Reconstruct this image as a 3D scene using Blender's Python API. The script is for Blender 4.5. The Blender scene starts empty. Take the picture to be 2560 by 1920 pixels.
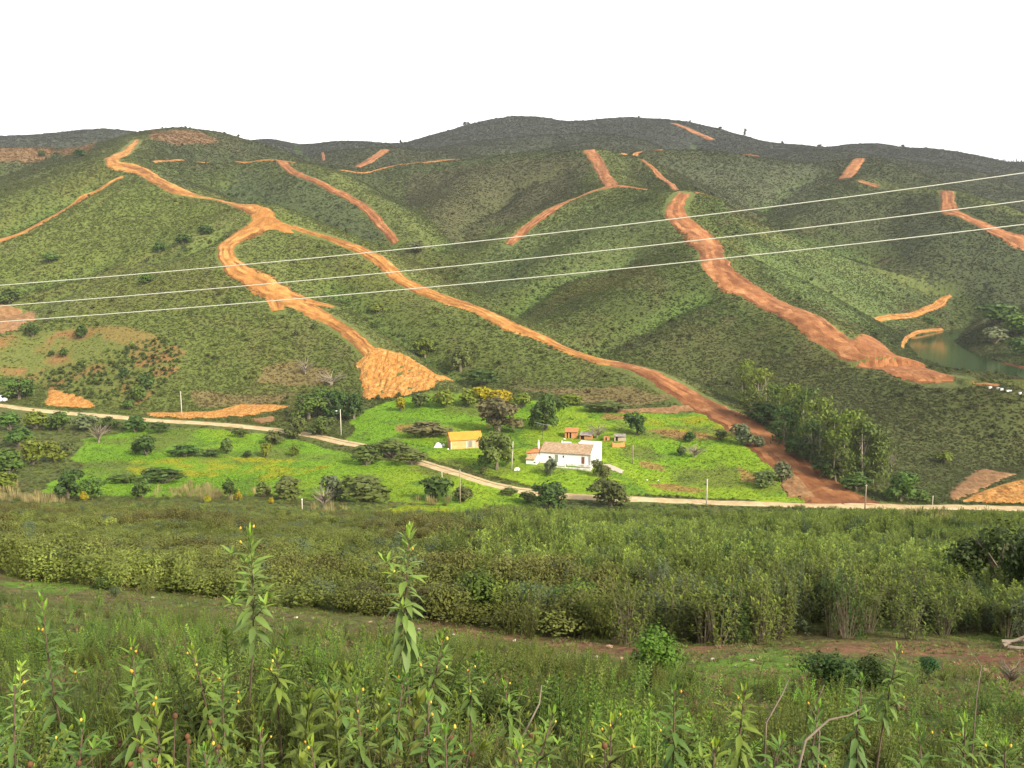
import bpy, bmesh, math, random
import numpy as np
from mathutils import Vector, Matrix, Euler

# ---------------------------------------------------------------- camera, sky, sun, exposure
S = bpy.context.scene
COL = S.collection
W0, H0, FPX = 2212.0, 1659.0, 1916.0          # frame used for measuring, focal length in its pixels
PITCH = math.radians(-8.0)
HAZE = 0.00008
cam_d = bpy.data.cameras.new('camera')
cam_d.sensor_width = 36.0
cam_d.lens = 36.0 * FPX / W0
cam_d.clip_start, cam_d.clip_end = 0.1, 9000.0
cam = bpy.data.objects.new('camera', cam_d)
cam.rotation_euler = (math.pi / 2 + PITCH, 0, 0)
COL.objects.link(cam)
S.camera = cam

SUN_EL, SUN_AZ = math.radians(33), math.radians(47)     # azimuth: to the right of straight behind the camera
sun_dir = Vector((math.sin(SUN_AZ) * math.cos(SUN_EL), -math.cos(SUN_AZ) * math.cos(SUN_EL), math.sin(SUN_EL)))
wd = bpy.data.worlds.new('World')
S.world = wd
wd.use_nodes = True
wn = wd.node_tree
sky = wn.nodes.new('ShaderNodeTexSky')
sky.sky_type = 'NISHITA'
sky.sun_disc = False
sky.sun_elevation = SUN_EL
sky.sun_rotation = math.pi - SUN_AZ
sky.air_density = 2.0
sky.dust_density = 0.5
sky.ozone_density = 1.0
hs = wn.nodes.new('ShaderNodeHueSaturation')            # overcast: the deck takes the colour out of the sky
hs.inputs['Saturation'].default_value = 0.12
bg = wn.nodes['Background']
bg.inputs['Strength'].default_value = 0.115
wn.links.new(sky.outputs[0], hs.inputs['Color'])
wn.links.new(hs.outputs[0], bg.inputs['Color'])
sl = bpy.data.lights.new('sun', 'SUN')
sl.energy = 3.1
sl.angle = math.radians(11)
sl.color = (1.0, 0.91, 0.74)
so = bpy.data.objects.new('sun', sl)
so.rotation_euler = (-sun_dir).to_track_quat('-Z', 'Y').to_euler()
so.location = (0, 0, 60)
COL.objects.link(so)
S.view_settings.view_transform = 'Standard'
S.view_settings.look = 'None'
S.view_settings.exposure = 1.2
S.view_settings.gamma = 1.0
S.view_settings.use_curve_mapping = False
S.render.engine = 'CYCLES'
S.cycles.max_bounces = 5
S.cycles.diffuse_bounces = 3
S.cycles.transmission_bounces = 3
S.cycles.glossy_bounces = 2
S.cycles.caustics_reflective = S.cycles.caustics_refractive = False

rng = np.random.default_rng(7)
random.seed(11)

# ---------------------------------------------------------------- noise and terrain
def _hash(ix, iy, seed):
    n = (ix * 374761393 + iy * 668265263 + seed * 974634777) & 0x7fffffff
    n = ((n ^ (n >> 13)) * 1274126177) & 0x7fffffff
    return ((n ^ (n >> 16)) & 0xffff) / 65535.0

def noise(x, y, size, seed=0, octv=3):
    x = np.asarray(x, float) / size; y = np.asarray(y, float) / size
    tot = 0; amp = 1.0; s = 0
    for o in range(octv):
        ix = np.floor(x).astype(np.int64); iy = np.floor(y).astype(np.int64)
        fx = x - ix; fy = y - iy
        fx = fx * fx * (3 - 2 * fx); fy = fy * fy * (3 - 2 * fy)
        a = _hash(ix, iy, seed + o); b = _hash(ix + 1, iy, seed + o)
        c = _hash(ix, iy + 1, seed + o); d = _hash(ix + 1, iy + 1, seed + o)
        tot = tot + amp * ((a + (b - a) * fx) * (1 - fy) + (c + (d - c) * fx) * fy)
        s += amp; amp *= .5; x = x * 2.03 + 17.1; y = y * 2.03 + 5.7
    return tot / s                                   # 0..1

cp,sp=math.cos(PITCH),math.sin(PITCH)
def ray(u,v):
    a=(u-W0/2)/FPX; b=(H0/2-v)/FPX
    y=cp-b*sp; z=sp+b*cp
    return a/y, z/y            # x per metre of y, z per metre of y
def P(u,v,D):
    rx,rz=ray(u,v); return (rx*D,D,rz*D)
# spurs: list of (points (u,v,D) or None, slope_left, slope_right, rounding)
SPURS=[
 # name, slope left of travel, slope right, r, points
 ('A', 0.5,0.6,14,[(300,305,760),(265,338,640),(250,345,585),(320,362,560),(420,415,510),(500,438,480),(570,442,458)]),
 ('A1', 0.5,0.75,9,[(570,442,458),(650,478,445),(720,500,432),(790,530,415),(880,590,395),(960,636,375),(1050,672,360),(1250,757,328),(1400,795,308),(1490,846,292),(1560,884,277),(1640,932,258),(1720,1000,232),(1800,1060,212),(1850,1095,202)]),
 ('A2', 0.6,0.6,10,[(570,450,455),(520,520,432),(510,560,418),(560,595,402),(640,640,380),(730,680,364),(850,735,342),(920,775,326),(960,815,312)]),
 ('A3', 0.5,0.55,14,[(520,500,440),(400,552,425),(250,612,400),(100,672,375),(0,695,365),(-120,700,350)]),
 ('A4', 0.5,0.5,12,[(560,595,402),(480,640,385),(420,700,360),(400,760,335)]),
 ('B', 0.62,0.5,12,[(250,345,585),(150,385,555),(0,440,515),(-150,500,480),(-300,560,450)]),
 ('M', 0.5,0.55,14,[(250,345,585),(330,352,660),(450,353,690),(590,345,670)]),
 ('C', 0.55,0.7,12,[(590,344,670),(690,362,620),(745,398,595),(840,445,560),(910,492,530),(950,525,512)]),
 ('N', 0.45,0.45,26,[(265,330,660),(300,305,760),(350,281,830),(410,279,850),(500,298,850),(600,322,830),(700,360,770)]),
 ('O',   .40,.40,40,[(-250,310,1250),(-100,298,1250),(0,296,1250),(110,290,1250),(190,284,1250),(255,281,1250),(350,302,1250),(480,318,1250)]),
 ('L',   .30,.30,50,[(480,318,1250),(570,305,1300),(620,303,1300),(690,318,1300),(740,307,1300),(800,309,1300),(850,322,1280),(900,322,1250)]),
 ('L2',  .30,.30,30,[(570,318,1050),(680,325,1020),(760,322,1000),(840,320,1000),(900,325,1000),(980,336,980)]),
 ('Pp', 0.5,0.5,20,[(-250,350,760),(-100,332,760),(0,322,770),(100,319,780),(180,332,770),(260,390,720)]),
 ('D', 0.55,0.55,18,[(745,368,800),(850,358,790),(940,347,770),(1050,339,750),(1180,326,730),(1290,325,710),(1350,334,700)]),
 ('D2', 0.6,0.6,16,[(1050,339,750),(1000,400,660),(960,440,610)]),
 ('E', 0.7,0.6,12,[(1290,325,710),(1310,360,640),(1335,400,575),(1270,425,555),(1200,448,540),(1120,505,510),(1050,545,490)]),
 ('E2', 0.62,0.62,20,[(1335,400,575),(1340,440,540),(1290,500,490),(1180,580,445),(1080,640,415)]),
 ('EF', 0.7,0.6,12,[(1335,400,575),(1400,408,555),(1470,414,520)]),
 ('F', 0.65,0.6,10,[(1475,414,520),(1465,460,488),(1530,512,455),(1570,585,415),(1640,632,390),(1750,672,362),(1840,735,338),(1940,784,312),(2040,812,297)]),
 ('F2', 0.6,0.6,22,[(1520,530,445),(1420,590,415),(1300,645,390),(1180,700,368)]),
 ('G', 0.7,0.72,9,[(1475,414,520),(1590,438,522),(1740,488,532),(1830,530,542),(1900,572,552),(1980,608,565),(2050,638,580)]),
 ('Q', 0.5,0.5,20,[(1340,336,790),(1440,322,800),(1580,331,810),(1680,345,820),(1770,349,830),(1860,341,830)]),
 ('Q2', 0.6,0.6,16,[(1340,336,790),(1400,370,690),(1470,414,530)]),
 ('I', 0.6,0.6,14,[(1862,341,830),(1840,380,760),(1800,410,720)]),
 ('I2', 0.6,0.6,18,[(1862,341,830),(1930,362,830),(2020,395,820),(2100,430,800),(2212,495,770)]),
 ('I3', 0.6,0.6,18,[(1840,385,760),(1760,440,690),(1700,465,650)]),
 ('J', 0.65,0.6,14,[(1900,402,740),(2045,411,690),(2065,414,680),(2138,440,660),(2208,482,640),(2330,560,600)]),
 ('J2', 0.65,0.6,14,[(2045,411,690),(2050,455,650),(2015,500,625),(1985,530,615)]),
 ('Hh', 0.28,0.7,12,[(2800,590,430),(2500,610,430),(2330,640,435),(2240,654,440),(2180,674,446)]),
 ('H2', 0.5,0.6,14,[(2800,500,620),(2500,560,620),(2300,590,620),(2212,620,620),(2140,655,610)]),
 ('K',   .36,.36,40,[(850,324,1250),(910,320,1300),(1000,290,1350),(1090,258,1400),(1140,254,1400),(1200,264,1400),(1270,262,1400),(1370,256,1400),(1450,264,1380),(1540,301,1330),(1620,313,1300),(1700,318,1300)]),
 ('K2',  .34,.34,40,[(1090,300,1150),(1180,292,1150),(1300,290,1130),(1400,310,1050)]),
 ('K3',  .34,.34,40,[(1700,318,1300),(1780,319,1300),(1860,311,1300),(1930,321,1300),(1990,322,1300),(2060,340,1300),(2140,349,1350),(2230,352,1350),(2400,352,1350)]),
 ('K4',  .34,.34,30,[(1740,320,1150),(1820,330,1080),(1930,345,1050),(2060,370,1030),(2212,400,1000),(2400,420,980)]),
 ('K5',  .34,.34,30,[(915,330,1150),(1000,318,1080),(1100,316,1050),(1200,326,1000)]),
]
def w3(u,v,D): return P(u,v,D)
# base surface (camera hillside + valley floor) control points: world x,y,z
BASE=[(0,-40,9),(-40,-40,9),(40,-40,9),(0,-12,2.2),(-20,-12,2.4),(20,-12,2.0),
 (0,0,-1.65),(-6,0,-1.5),(6,0,-1.7),(0,5,-3.2),(-4,5,-3.1),(4,5,-3.3),(0,11,-5.5),(-8,11,-5.2),(8,11,-5.7)]
BASE+= [P(0,1262,22),P(-300,1250,22),P(350,1295,21.5),P(700,1335,20.5),P(1000,1372,19.5),P(1300,1402,18.5),P(1600,1405,18),P(1900,1415,17.7),P(2212,1420,17.5),P(2500,1420,17.5)]
BASE+= [P(0,1235,25),P(700,1312,23.5),P(1300,1380,21),P(1900,1393,20),P(2212,1398,20),P(2500,1398,20)]
for D,vl,vr in ((30,1262,1280),(45,1205,1218),(60,1155,1176),(100,1115,1140),(150,1093,1113)):
    for u,m in ((-300,0),(400,.1),(1106,.7),(1800,1),(2500,1)): BASE.append(P(u,vl+(vr-vl)*m,D))
BASE+= [P(u,v,D) for u,v,D in (
 (0,1085,172),(350,1085,172),(700,1095,172),(1000,1110,175),(-400,1080,175),
 (100,1040,205),(350,1045,200),(700,1060,197),(950,1075,190),
 (1220,1073,203),(1400,1080,200),(1700,1090,197),(2000,1097,196),(2212,1100,195),(2600,1105,193),(1500,1105,188),(1900,1110,186),
 (40,880,292),(250,900,285),(450,912,277),(620,932,265),(740,957,252),(900,995,230),(1050,1035,214),(1150,1062,207),
 (300,945,260),(300,1000,228),(600,1000,232),(800,1030,215),(-400,930,265),(-400,1000,230),(-300,870,300),
 (1200,985,232),(1300,988,231),(1150,1017,219),(1230,1023,217.5),(1290,1027,216.5),(1240,965,242),(1000,970,240),(900,900,276),(900,940,255),(1100,900,275),(1250,945,252),(1450,940,252),
 (1400,900,272),(1300,870,288),(1150,860,293),(1450,1000,230),(1600,960,243),(1650,1040,214),(1550,1060,208),
 (1950,1040,222),(2212,1030,224),(2500,1030,224),(1900,940,262),(2100,930,265),(2212,930,265),(2500,930,262),
 (2080,832,286),(2212,852,280),(2400,860,278))]
LAKEZ=-40.0
# lake bed
for u,v in ((2000,745),(2060,780),(2150,790),(2230,815),(2040,745),(2120,765),(2300,815)):
    rx,rz=ray(u,v); D=LAKEZ/rz; BASE.append((rx*D,D,LAKEZ-3))
for u,v in ((1945,740),(1985,715),(2080,705),(2130,815),(2212,835),(1985,790)):
    rx,rz=ray(u,v); D=(LAKEZ+1.2)/rz; BASE.append((rx*D,D,LAKEZ+1.2))
BASE+= [(x,560,-34) for x in (-500,-300,-100,60,150)]+[(x,700,-30) for x in (-600,-300,0,300,600)]+[(x,1000,-30) for x in (-900,-400,0,400,900)]+[(x,1500,-10) for x in (-1200,-500,0,500,1200)]+[(x,2300,-10) for x in (-1800,0,1800)]
BASE+= [(-320,420,-40),(330,330,-44),(-200,360,-48),(60,330,-48),(0,400,-45)]
BASE=np.array(BASE,float)
# warp coordinates so that near points get finer influence (log-polar-like)
def warp(x,y):
    r=np.sqrt(x*x+(y+15)**2)+1e-9
    return np.arctan2(x,y+15)*3.0, np.log(r+6)*1.6
def _lin(x,y): return np.stack([np.ones_like(x),x,y],-1)
SPLN=5
def rbf_fit():
    a,b=warp(BASE[:,0],BASE[:,1]); r=np.sqrt((BASE[:,0])**2+(BASE[:,1]+15)**2)
    z=BASE[:,2]
    d=np.hypot(a[:,None]-a[None],b[:,None]-b[None])
    K=np.where(d>0,d*d*np.log(d+1e-12),0)+np.eye(len(a))*2e-4
    A=_lin(a,b); n=len(a)
    M=np.zeros((n+3,n+3)); M[:n,:n]=K; M[:n,n:]=A; M[n:,:n]=A.T
    # interpolate z / (r+10): slope-like quantity is smooth in this space
    rhs=np.zeros(n+3); rhs[:n]=z/(r+10)
    return np.linalg.solve(M,rhs),a,b
_c,_a,_b=rbf_fit()
def base(x,y):
    sh=x.shape; x=x.ravel(); y=y.ravel(); out=np.empty_like(x)
    for i in range(0,len(x),60000):
        X=x[i:i+60000];Y=y[i:i+60000]
        a,b=warp(X,Y); d=np.hypot(a[:,None]-_a[None],b[:,None]-_b[None])
        K=d*d*np.log(d+1e-12)
        out[i:i+60000]=(K@_c[:len(_a)]+_lin(a,b)@_c[len(_a):])*(np.sqrt(X*X+(Y+15)**2)+10)
    return out.reshape(sh)
def spline(q,n):
    e=np.vstack([2*q[0]-q[1],q,2*q[-1]-q[-2]]); o=[]
    for i in range(1,len(e)-2):
        p0,p1,p2,p3=e[i-1:i+3]
        for t in np.arange(n)/n:
            o.append(.5*((2*p1)+(p2-p0)*t+(2*p0-5*p1+4*p2-p3)*t*t+(3*p1-p0-3*p2+p3)*t**3))
    o.append(q[-1]); return np.array(o)
def smax(a,b,k):
    h=np.clip(.5+.5*(a-b)/k,0,1)
    return b+(a-b)*h+k*h*(1-h)
def spur(x,y,sl,sr,r,pts):
    q=spline(np.array([P(*p) for p in pts]),SPLN); out=None
    for p0,p1 in zip(q[:-1],q[1:]):
        dx,dy=p1[0]-p0[0],p1[1]-p0[1]; L2=dx*dx+dy*dy
        t=np.clip(((x-p0[0])*dx+(y-p0[1])*dy)/L2,0,1)
        ex=x-(p0[0]+t*dx); ey=y-(p0[1]+t*dy); d=np.hypot(ex,ey)
        side=(dx*ey-dy*ex)/(math.sqrt(L2)*np.maximum(d,1e-6))   # + = left
        s=np.clip(.5+.5*side,0,1); s=sr+(sl-sr)*s
        z=p0[2]+t*(p1[2]-p0[2])-s*(np.sqrt(d*d+r*r)-r)
        out=z if out is None else np.maximum(out,z)
    return out
def height(x,y):
    res=base(x,y)
    far=y>150
    for name,sl,sr,r,pts in SPURS:
        q=np.array([P(*p) for p in pts]); reach=(q[:,2].max()+75)/min(sl,sr)+2*r
        m=far&(x>q[:,0].min()-reach)&(x<q[:,0].max()+reach)&(y>q[:,1].min()-reach)&(y<q[:,1].max()+reach)
        if m.any():
            res[m]=smax(res[m],spur(x[m],y[m],sl,sr,r,pts),5.0 if r<25 else 12.0)
    return res

# polar terrain grid about a point behind the camera
TH = np.radians(np.linspace(-43, 43, 540))
def _seg(a, b, n): return list(np.exp(np.linspace(math.log(a), math.log(b), n, endpoint=False)))
RR = np.array(_seg(3, 18, 60) + _seg(18, 42, 130) + _seg(42, 195, 120) + _seg(195, 640, 360) + _seg(640, 2400, 150) + [2400.0])
GX = np.sin(TH)[None, :] * RR[:, None]
GY = np.cos(TH)[None, :] * RR[:, None] - 15.0
GZ = height(GX, GY)

def blur_rows(z, rad):                              # box blur, radius in cells, edge padded
    for ax in (0, 1):
        k = rad[ax]
        if k < 1: continue
        p = np.pad(z, [(k + 1, k) if a == ax else (0, 0) for a in (0, 1)], mode='edge')
        c = np.cumsum(p, axis=ax)
        n = z.shape[ax]; w = 2 * k + 1
        z = (np.take(c, np.arange(w, w + n), axis=ax) - np.take(c, np.arange(0, n), axis=ax)) / w
    return z
_b = blur_rows(blur_rows(blur_rows(GZ, (4, 5)), (3, 4)), (3, 4))
_b3 = blur_rows(blur_rows(GZ, (1, 3)), (0, 3))
_f = np.clip((RR - 560) / 60, 0, 1)[:, None]
_b = _b * (1 - _f) + _b3 * _f
_w = np.clip((RR - 285) / 60, 0, 1)[:, None]
GZ = GZ * (1 - _w) + _b * _w
_b2 = np.where((RR > 560)[:, None], GZ, blur_rows(GZ, (2, 2)))
GZ = np.where((RR > 200)[:, None], _b2, GZ)
# relief that is too fine for the ridge lines: rills, hummocks and small terraces
_amp = np.interp(RR, [3, 15, 40, 150, 230, 300, 400, 700, 2400], [.02, .05, .25, .5, .3, .9, 2.0, 3.5, 5.0])[:, None]
GZ = GZ + _amp * (noise(GX, GY, 34, 3, 4) - .5) * 1.1
GZ = GZ + np.interp(RR, [3, 15, 30, 60, 200], [.10, .16, .2, .25, 0.2])[:, None] * (noise(GX, GY, 2.3, 9, 3) - .5)

def hz(x, y):
    x = np.asarray(x, float); y = np.asarray(y, float)
    r = np.hypot(x, y + 15); t = np.arctan2(x, y + 15)
    fi = np.interp(r, RR, np.arange(len(RR))); fj = np.clip((t - TH[0]) / (TH[1] - TH[0]), 0, len(TH) - 1.001)
    i = np.minimum(fi.astype(int), len(RR) - 2); j = fj.astype(int)
    a = fi - i; b = fj - j
    return (GZ[i, j] * (1 - b) + GZ[i, j + 1] * b) * (1 - a) + (GZ[i + 1, j] * (1 - b) + GZ[i + 1, j + 1] * b) * a
def hz1(x, y): return float(hz(np.array([x]), np.array([y]))[0])

_DS = np.exp(np.linspace(math.log(2.0), math.log(2000), 2600))
def at(u, v, D=None, tol=.13):
    """point of the ground seen along the ray through (u, v); D = distance to look near"""
    rx, rz = ray(u, v)
    ds = _DS if D is None else np.linspace(D * (1 - tol), D * (1 + tol), 240)
    g = rz * ds - hz(rx * ds, ds)
    k = np.nonzero(g <= 0)[0]
    if len(k) and k[0] > 0:
        i = k[0]; t = g[i - 1] / (g[i - 1] - g[i]); d = ds[i - 1] + t * (ds[i] - ds[i - 1])
    else:
        d = ds[int(np.argmin(np.abs(g)))]
    return np.array((rx * d, d, hz1(rx * d, d)))

# --- level the ground under the buildings
def level(cx, cy, rad, z, soft):
    global GZ
    d = np.hypot(GX - cx, GY - cy)
    w = np.clip((rad + soft - d) / soft, 0, 1)
    GZ = np.where(w > 0, np.minimum(GZ, z * w + GZ * (1 - w)), GZ)

def inpoly(x, y, poly):
    x = np.asarray(x); y = np.asarray(y); c = np.zeros(x.shape, bool)
    n = len(poly)
    for i in range(n):
        x0, y0 = poly[i][0], poly[i][1]; x1, y1 = poly[i - 1][0], poly[i - 1][1]
        if y0 == y1: continue
        c ^= ((y0 > y) != (y1 > y)) & (x < (x1 - x0) * (y - y0) / (y1 - y0) + x0)
    return c
def gpoly(px, D=None): return [at(p[0], p[1], p[2] if len(p) > 2 else D) for p in px]
def dline(x, y, line):
    d = np.full(np.shape(x), 1e9)
    for p, q in zip(line[:-1], line[1:]):
        dx, dy = q[0] - p[0], q[1] - p[1]; L = dx * dx + dy * dy + 1e-9
        t = np.clip(((x - p[0]) * dx + (y - p[1]) * dy) / L, 0, 1)
        d = np.minimum(d, np.hypot(x - p[0] - t * dx, y - p[1] - t * dy))
    return d

# ---------------------------------------------------------------- object helpers
def link(o, parent=None):
    COL.objects.link(o)
    if parent is not None: o.parent = parent
    return o
def tag(o, label=None, cat=None, group=None, kind=None):
    if label: o['label'] = label
    if cat: o['category'] = cat
    if group: o['group'] = group
    if kind: o['kind'] = kind
    return o
def thing(name, label, cat, loc=(0, 0, 0), rz=0.0, group=None, scale=None):
    o = bpy.data.objects.new(name, None)
    o.empty_display_size = .2
    o.location = loc; o.rotation_euler = (0, 0, rz)
    if scale is not None: o.scale = scale
    link(o)
    return tag(o, label, cat, group)
class MB:
    """collects vertices and faces of one mesh; every face carries a 'shade' (leaf age, wood ...)"""
    def __init__(s): s.v = []; s.f = []; s.s = []; s.n = 0
    def add(s, vs, fs, shade=.5):
        vs = np.asarray(vs, float).reshape(-1, 3)
        s.v.append(vs); s.f += [tuple(i + s.n for i in f) for f in fs]
        s.s += list(shade) if hasattr(shade, '__len__') else [shade] * len(fs)
        s.n += len(vs)
        return s
    def box(s, x0, x1, y0, y1, z0, z1, shade=.5):
        v = [(x, y, z) for z in (z0, z1) for x, y in ((x0, y0), (x1, y0), (x1, y1), (x0, y1))]
        return s.add(v, [(3, 2, 1, 0), (4, 5, 6, 7), (0, 1, 5, 4), (1, 2, 6, 5), (2, 3, 7, 6), (3, 0, 4, 7)], shade)
    def tube(s, pts, rad, n=5, shade=.5, cap=True):
        pts = [Vector(p) for p in pts]; k = len(pts)
        if not hasattr(rad, '__len__'): rad = [rad] * k
        vs = []
        for i, p in enumerate(pts):
            d = (pts[min(i + 1, k - 1)] - pts[max(i - 1, 0)]).normalized()
            a = d.orthogonal() if abs(d.z) > .95 else d.cross(Vector((0, 0, 1)))
            if abs(d.z) > .95: a = Vector((1, 0, 0)) - d * d.x
            a.normalize(); b = d.cross(a)
            for j in range(n):
                t = 2 * math.pi * j / n
                vs.append(p + (a * math.cos(t) + b * math.sin(t)) * rad[i])
        fs = [(i * n + j, i * n + (j + 1) % n, (i + 1) * n + (j + 1) % n, (i + 1) * n + j) for i in range(k - 1) for j in range(n)]
        if cap: fs += [tuple(range((k - 1) * n, k * n)), tuple(range(n - 1, -1, -1))]
        return s.add([tuple(v) for v in vs], fs, shade)
    def leaf(s, p, d, L, w, bend=.3, shade=.5, seg=3, up=None):
        """lance-shaped leaf folded along its midrib; bend lets the tip fall"""
        d = Vector(d).normalized()
        side = d.cross(Vector((0, 0, 1)))
        if side.length < .05: side = Vector((math.cos(L * 999), math.sin(L * 999), 0))
        side.normalize()
        if up: side = (Matrix.Rotation(up, 3, d) @ side)
        nrm = side.cross(d)
        prof = {2: (0, .5, 1), 3: (0, .33, .7, 1)}[seg]
        wid = {2: (0, .5, 0), 3: (0, .5, .36, 0)}[seg]
        vs = []; idx = []
        for t, wi in zip(prof, wid):
            c = Vector(p) + d * (L * t) - Vector((0, 0, 1)) * (bend * L * t * t)
            if wi == 0: idx.append((len(vs),)); vs.append(tuple(c))
            else:
                idx.append((len(vs), len(vs) + 1, len(vs) + 2))
                vs += [tuple(c + side * (w * wi) + nrm * (w * wi * .3)), tuple(c), tuple(c - side * (w * wi) + nrm * (w * wi * .3))]
        fs = []
        for a, b in zip(idx[:-1], idx[1:]):
            if len(a) == 1: fs += [(a[0], b[1], b[0]), (a[0], b[2], b[1])]
            elif len(b) == 1: fs += [(a[0], a[1], b[0]), (a[1], a[2], b[0])]
            else: fs += [(a[0], a[1], b[1], b[0]), (a[1], a[2], b[2], b[1])]
        return s.add(vs, fs, shade)
    def quad(s, p, n, r, shade=.5, asp=.6, rot=0.0):
        n = Vector(n).normalized(); a = n.orthogonal().normalized(); a = Matrix.Rotation(rot, 3, n) @ a; b = n.cross(a)
        p = Vector(p)
        return s.add([tuple(p + a * r), tuple(p + b * r * asp), tuple(p - a * r), tuple(p - b * r * asp)], [(0, 1, 2, 3)], shade)
    def mesh(s, name, mat, smooth=False):
        me = bpy.data.meshes.new(name)
        v = np.vstack(s.v) if s.v else np.zeros((0, 3))
        me.from_pydata(v.tolist(), [], s.f)
        me.update()
        at_ = me.attributes.new('shade', 'FLOAT', 'FACE'); at_.data.foreach_set('value', np.array(s.s, np.float32))
        if smooth: me.polygons.foreach_set('use_smooth', [True] * len(me.polygons))
        if mat is not None: me.materials.append(mat)
        return me
    def obj(s, name, mat, parent=None, smooth=False):
        return link(bpy.data.objects.new(name, s.mesh(name, mat, smooth)), parent)
def put(name, me, parent, loc=(0, 0, 0), rot=None, scale=None):
    o = bpy.data.objects.new(name, me); o.location = loc
    if rot is not None: o.rotation_euler = rot
    if scale is not None: o.scale = scale
    return link(o, parent)

# ---------------------------------------------------------------- materials
def mat(name):
    m = bpy.data.materials.new(name); m.use_nodes = True
    nt = m.node_tree
    return m, nt, nt.nodes, nt.links, nt.nodes['Principled BSDF']
def ramp(N, stops):
    r = N.new('ShaderNodeValToRGB'); e = r.color_ramp.elements
    while len(e) < len(stops): e.new(.5)
    for k, (p, c) in zip(e, stops): k.position = p; k.color = (*c, 1)
    return r
def noisy(name, c0, c1, scale, rough=.9, bump=0.0, bscale=None, detail=6, c2=None, stretch=None, bdist=.05):
    m, nt, N, L, P_ = mat(name)
    geo = N.new('ShaderNodeNewGeometry')
    src = geo.outputs['Position']
    if stretch:
        mp = N.new('ShaderNodeMapping'); mp.inputs['Scale'].default_value = stretch; L.new(src, mp.inputs['Vector']); src = mp.outputs[0]
    n = N.new('ShaderNodeTexNoise'); n.inputs['Scale'].default_value = scale; n.inputs['Detail'].default_value = detail; n.inputs['Roughness'].default_value = .65
    L.new(src, n.inputs['Vector'])
    r = ramp(N, [(.34, c0), (.66, c1)] if c2 is None else [(.32, c0), (.52, c1), (.7, c2)])
    L.new(n.outputs[0], r.inputs[0]); L.new(r.outputs[0], P_.inputs['Base Color'])
    P_.inputs['Roughness'].default_value = rough
    P_.inputs['Specular IOR Level'].default_value = .25
    if bump:
        b = N.new('ShaderNodeBump'); b.inputs['Strength'].default_value = bump; b.inputs['Distance'].default_value = bdist
        n2 = N.new('ShaderNodeTexNoise'); n2.inputs['Scale'].default_value = bscale or scale * 3; n2.inputs['Detail'].default_value = 5
        L.new(src, n2.inputs['Vector']); L.new(n2.outputs[0], b.inputs['Height']); L.new(b.outputs[0], P_.inputs['Normal'])
    return m
def leafy(name, young=(1.25, 1.3, .8), old=(.82, .8, .84), transl=.3, rough=.55):
    """leaf colour = tint of the plant x age of the leaf ('shade' of the face) x a little change from plant to plant"""
    m, nt, N, L, P_ = mat(name)
    t = N.new('ShaderNodeAttribute'); t.attribute_type = 'INSTANCER'; t.attribute_name = 'tint'
    sh = N.new('ShaderNodeAttribute'); sh.attribute_type = 'GEOMETRY'; sh.attribute_name = 'shade'
    r = ramp(N, [(0, old), (.5, (1, 1, 1)), (1, young)]); L.new(sh.outputs['Fac'], r.inputs[0])
    mx = N.new('ShaderNodeMix'); mx.data_type = 'RGBA'; mx.blend_type = 'MULTIPLY'; mx.inputs[0].default_value = 1
    L.new(t.outputs['Color'], mx.inputs[6]); L.new(r.outputs[0], mx.inputs[7])
    oi = N.new('ShaderNodeObjectInfo')
    mr = N.new('ShaderNodeMapRange'); mr.inputs[3].default_value = .88; mr.inputs[4].default_value = 1.12
    L.new(oi.outputs['Random'], mr.inputs[0])
    hsv = N.new('ShaderNodeHueSaturation'); L.new(mx.outputs[2], hsv.inputs['Color']); L.new(mr.outputs[0], hsv.inputs['Value'])
    L.new(hsv.outputs[0], P_.inputs['Base Color'])
    P_.inputs['Roughness'].default_value = rough; P_.inputs['Specular IOR Level'].default_value = .2
    tr = N.new('ShaderNodeBsdfTranslucent'); L.new(hsv.outputs[0], tr.inputs['Color'])
    ms = N.new('ShaderNodeMixShader'); ms.inputs[0].default_value = transl
    L.new(P_.outputs[0], ms.inputs[1]); L.new(tr.outputs[0], ms.inputs[2])
    L.new(ms.outputs[0], N['Material Output'].inputs['Surface'])
    return m
def plain(name, c, rough=.7, metal=0.0):
    m, nt, N, L, P_ = mat(name)
    P_.inputs['Base Color'].default_value = (*c, 1); P_.inputs['Roughness'].default_value = rough; P_.inputs['Metallic'].default_value = metal
    return m
M_LEAF = leafy('foliage')
M_BARK = noisy('bark', (.10, .075, .05), (.22, .18, .13), 3.0, bump=.4)
M_PALEBARK = noisy('pale_bark', (.22, .17, .12), (.42, .36, .28), 1.5, bump=.3)
M_TWIG = noisy('dry_twig', (.16, .12, .085), (.30, .25, .19), 6.0)
M_TRACK = noisy('orange_track_soil', (.23, .092, .020), (.325, .142, .033), .25, bump=.9, bscale=1.1, c2=(.42, .22, .065), bdist=.35)
M_TRACK2 = noisy('red_track_soil', (.185, .066, .022), (.255, .099, .033), .25, bump=.9, bscale=1.1, c2=(.345, .168, .064), bdist=.35)
def worn(m):
    """streaks along a track: compacted, spilled and washed soil ('shade' of the face)"""
    nt = m.node_tree; N, L = nt.nodes, nt.links; P_ = N['Principled BSDF']
    src = P_.inputs['Base Color'].links[0].from_socket
    a = N.new('ShaderNodeAttribute'); a.attribute_name = 'shade'
    r = ramp(N, [(0, (.55, .50, .48)), (.5, (1, 1, 1)), (1, (1.42, 1.55, 1.75))]); L.new(a.outputs['Fac'], r.inputs[0])
    mx = N.new('ShaderNodeMix'); mx.data_type = 'RGBA'; mx.blend_type = 'MULTIPLY'; mx.inputs[0].default_value = 1
    L.new(src, mx.inputs[6]); L.new(r.outputs[0], mx.inputs[7]); L.new(mx.outputs[2], P_.inputs['Base Color'])
worn(M_TRACK); worn(M_TRACK2)
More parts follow.
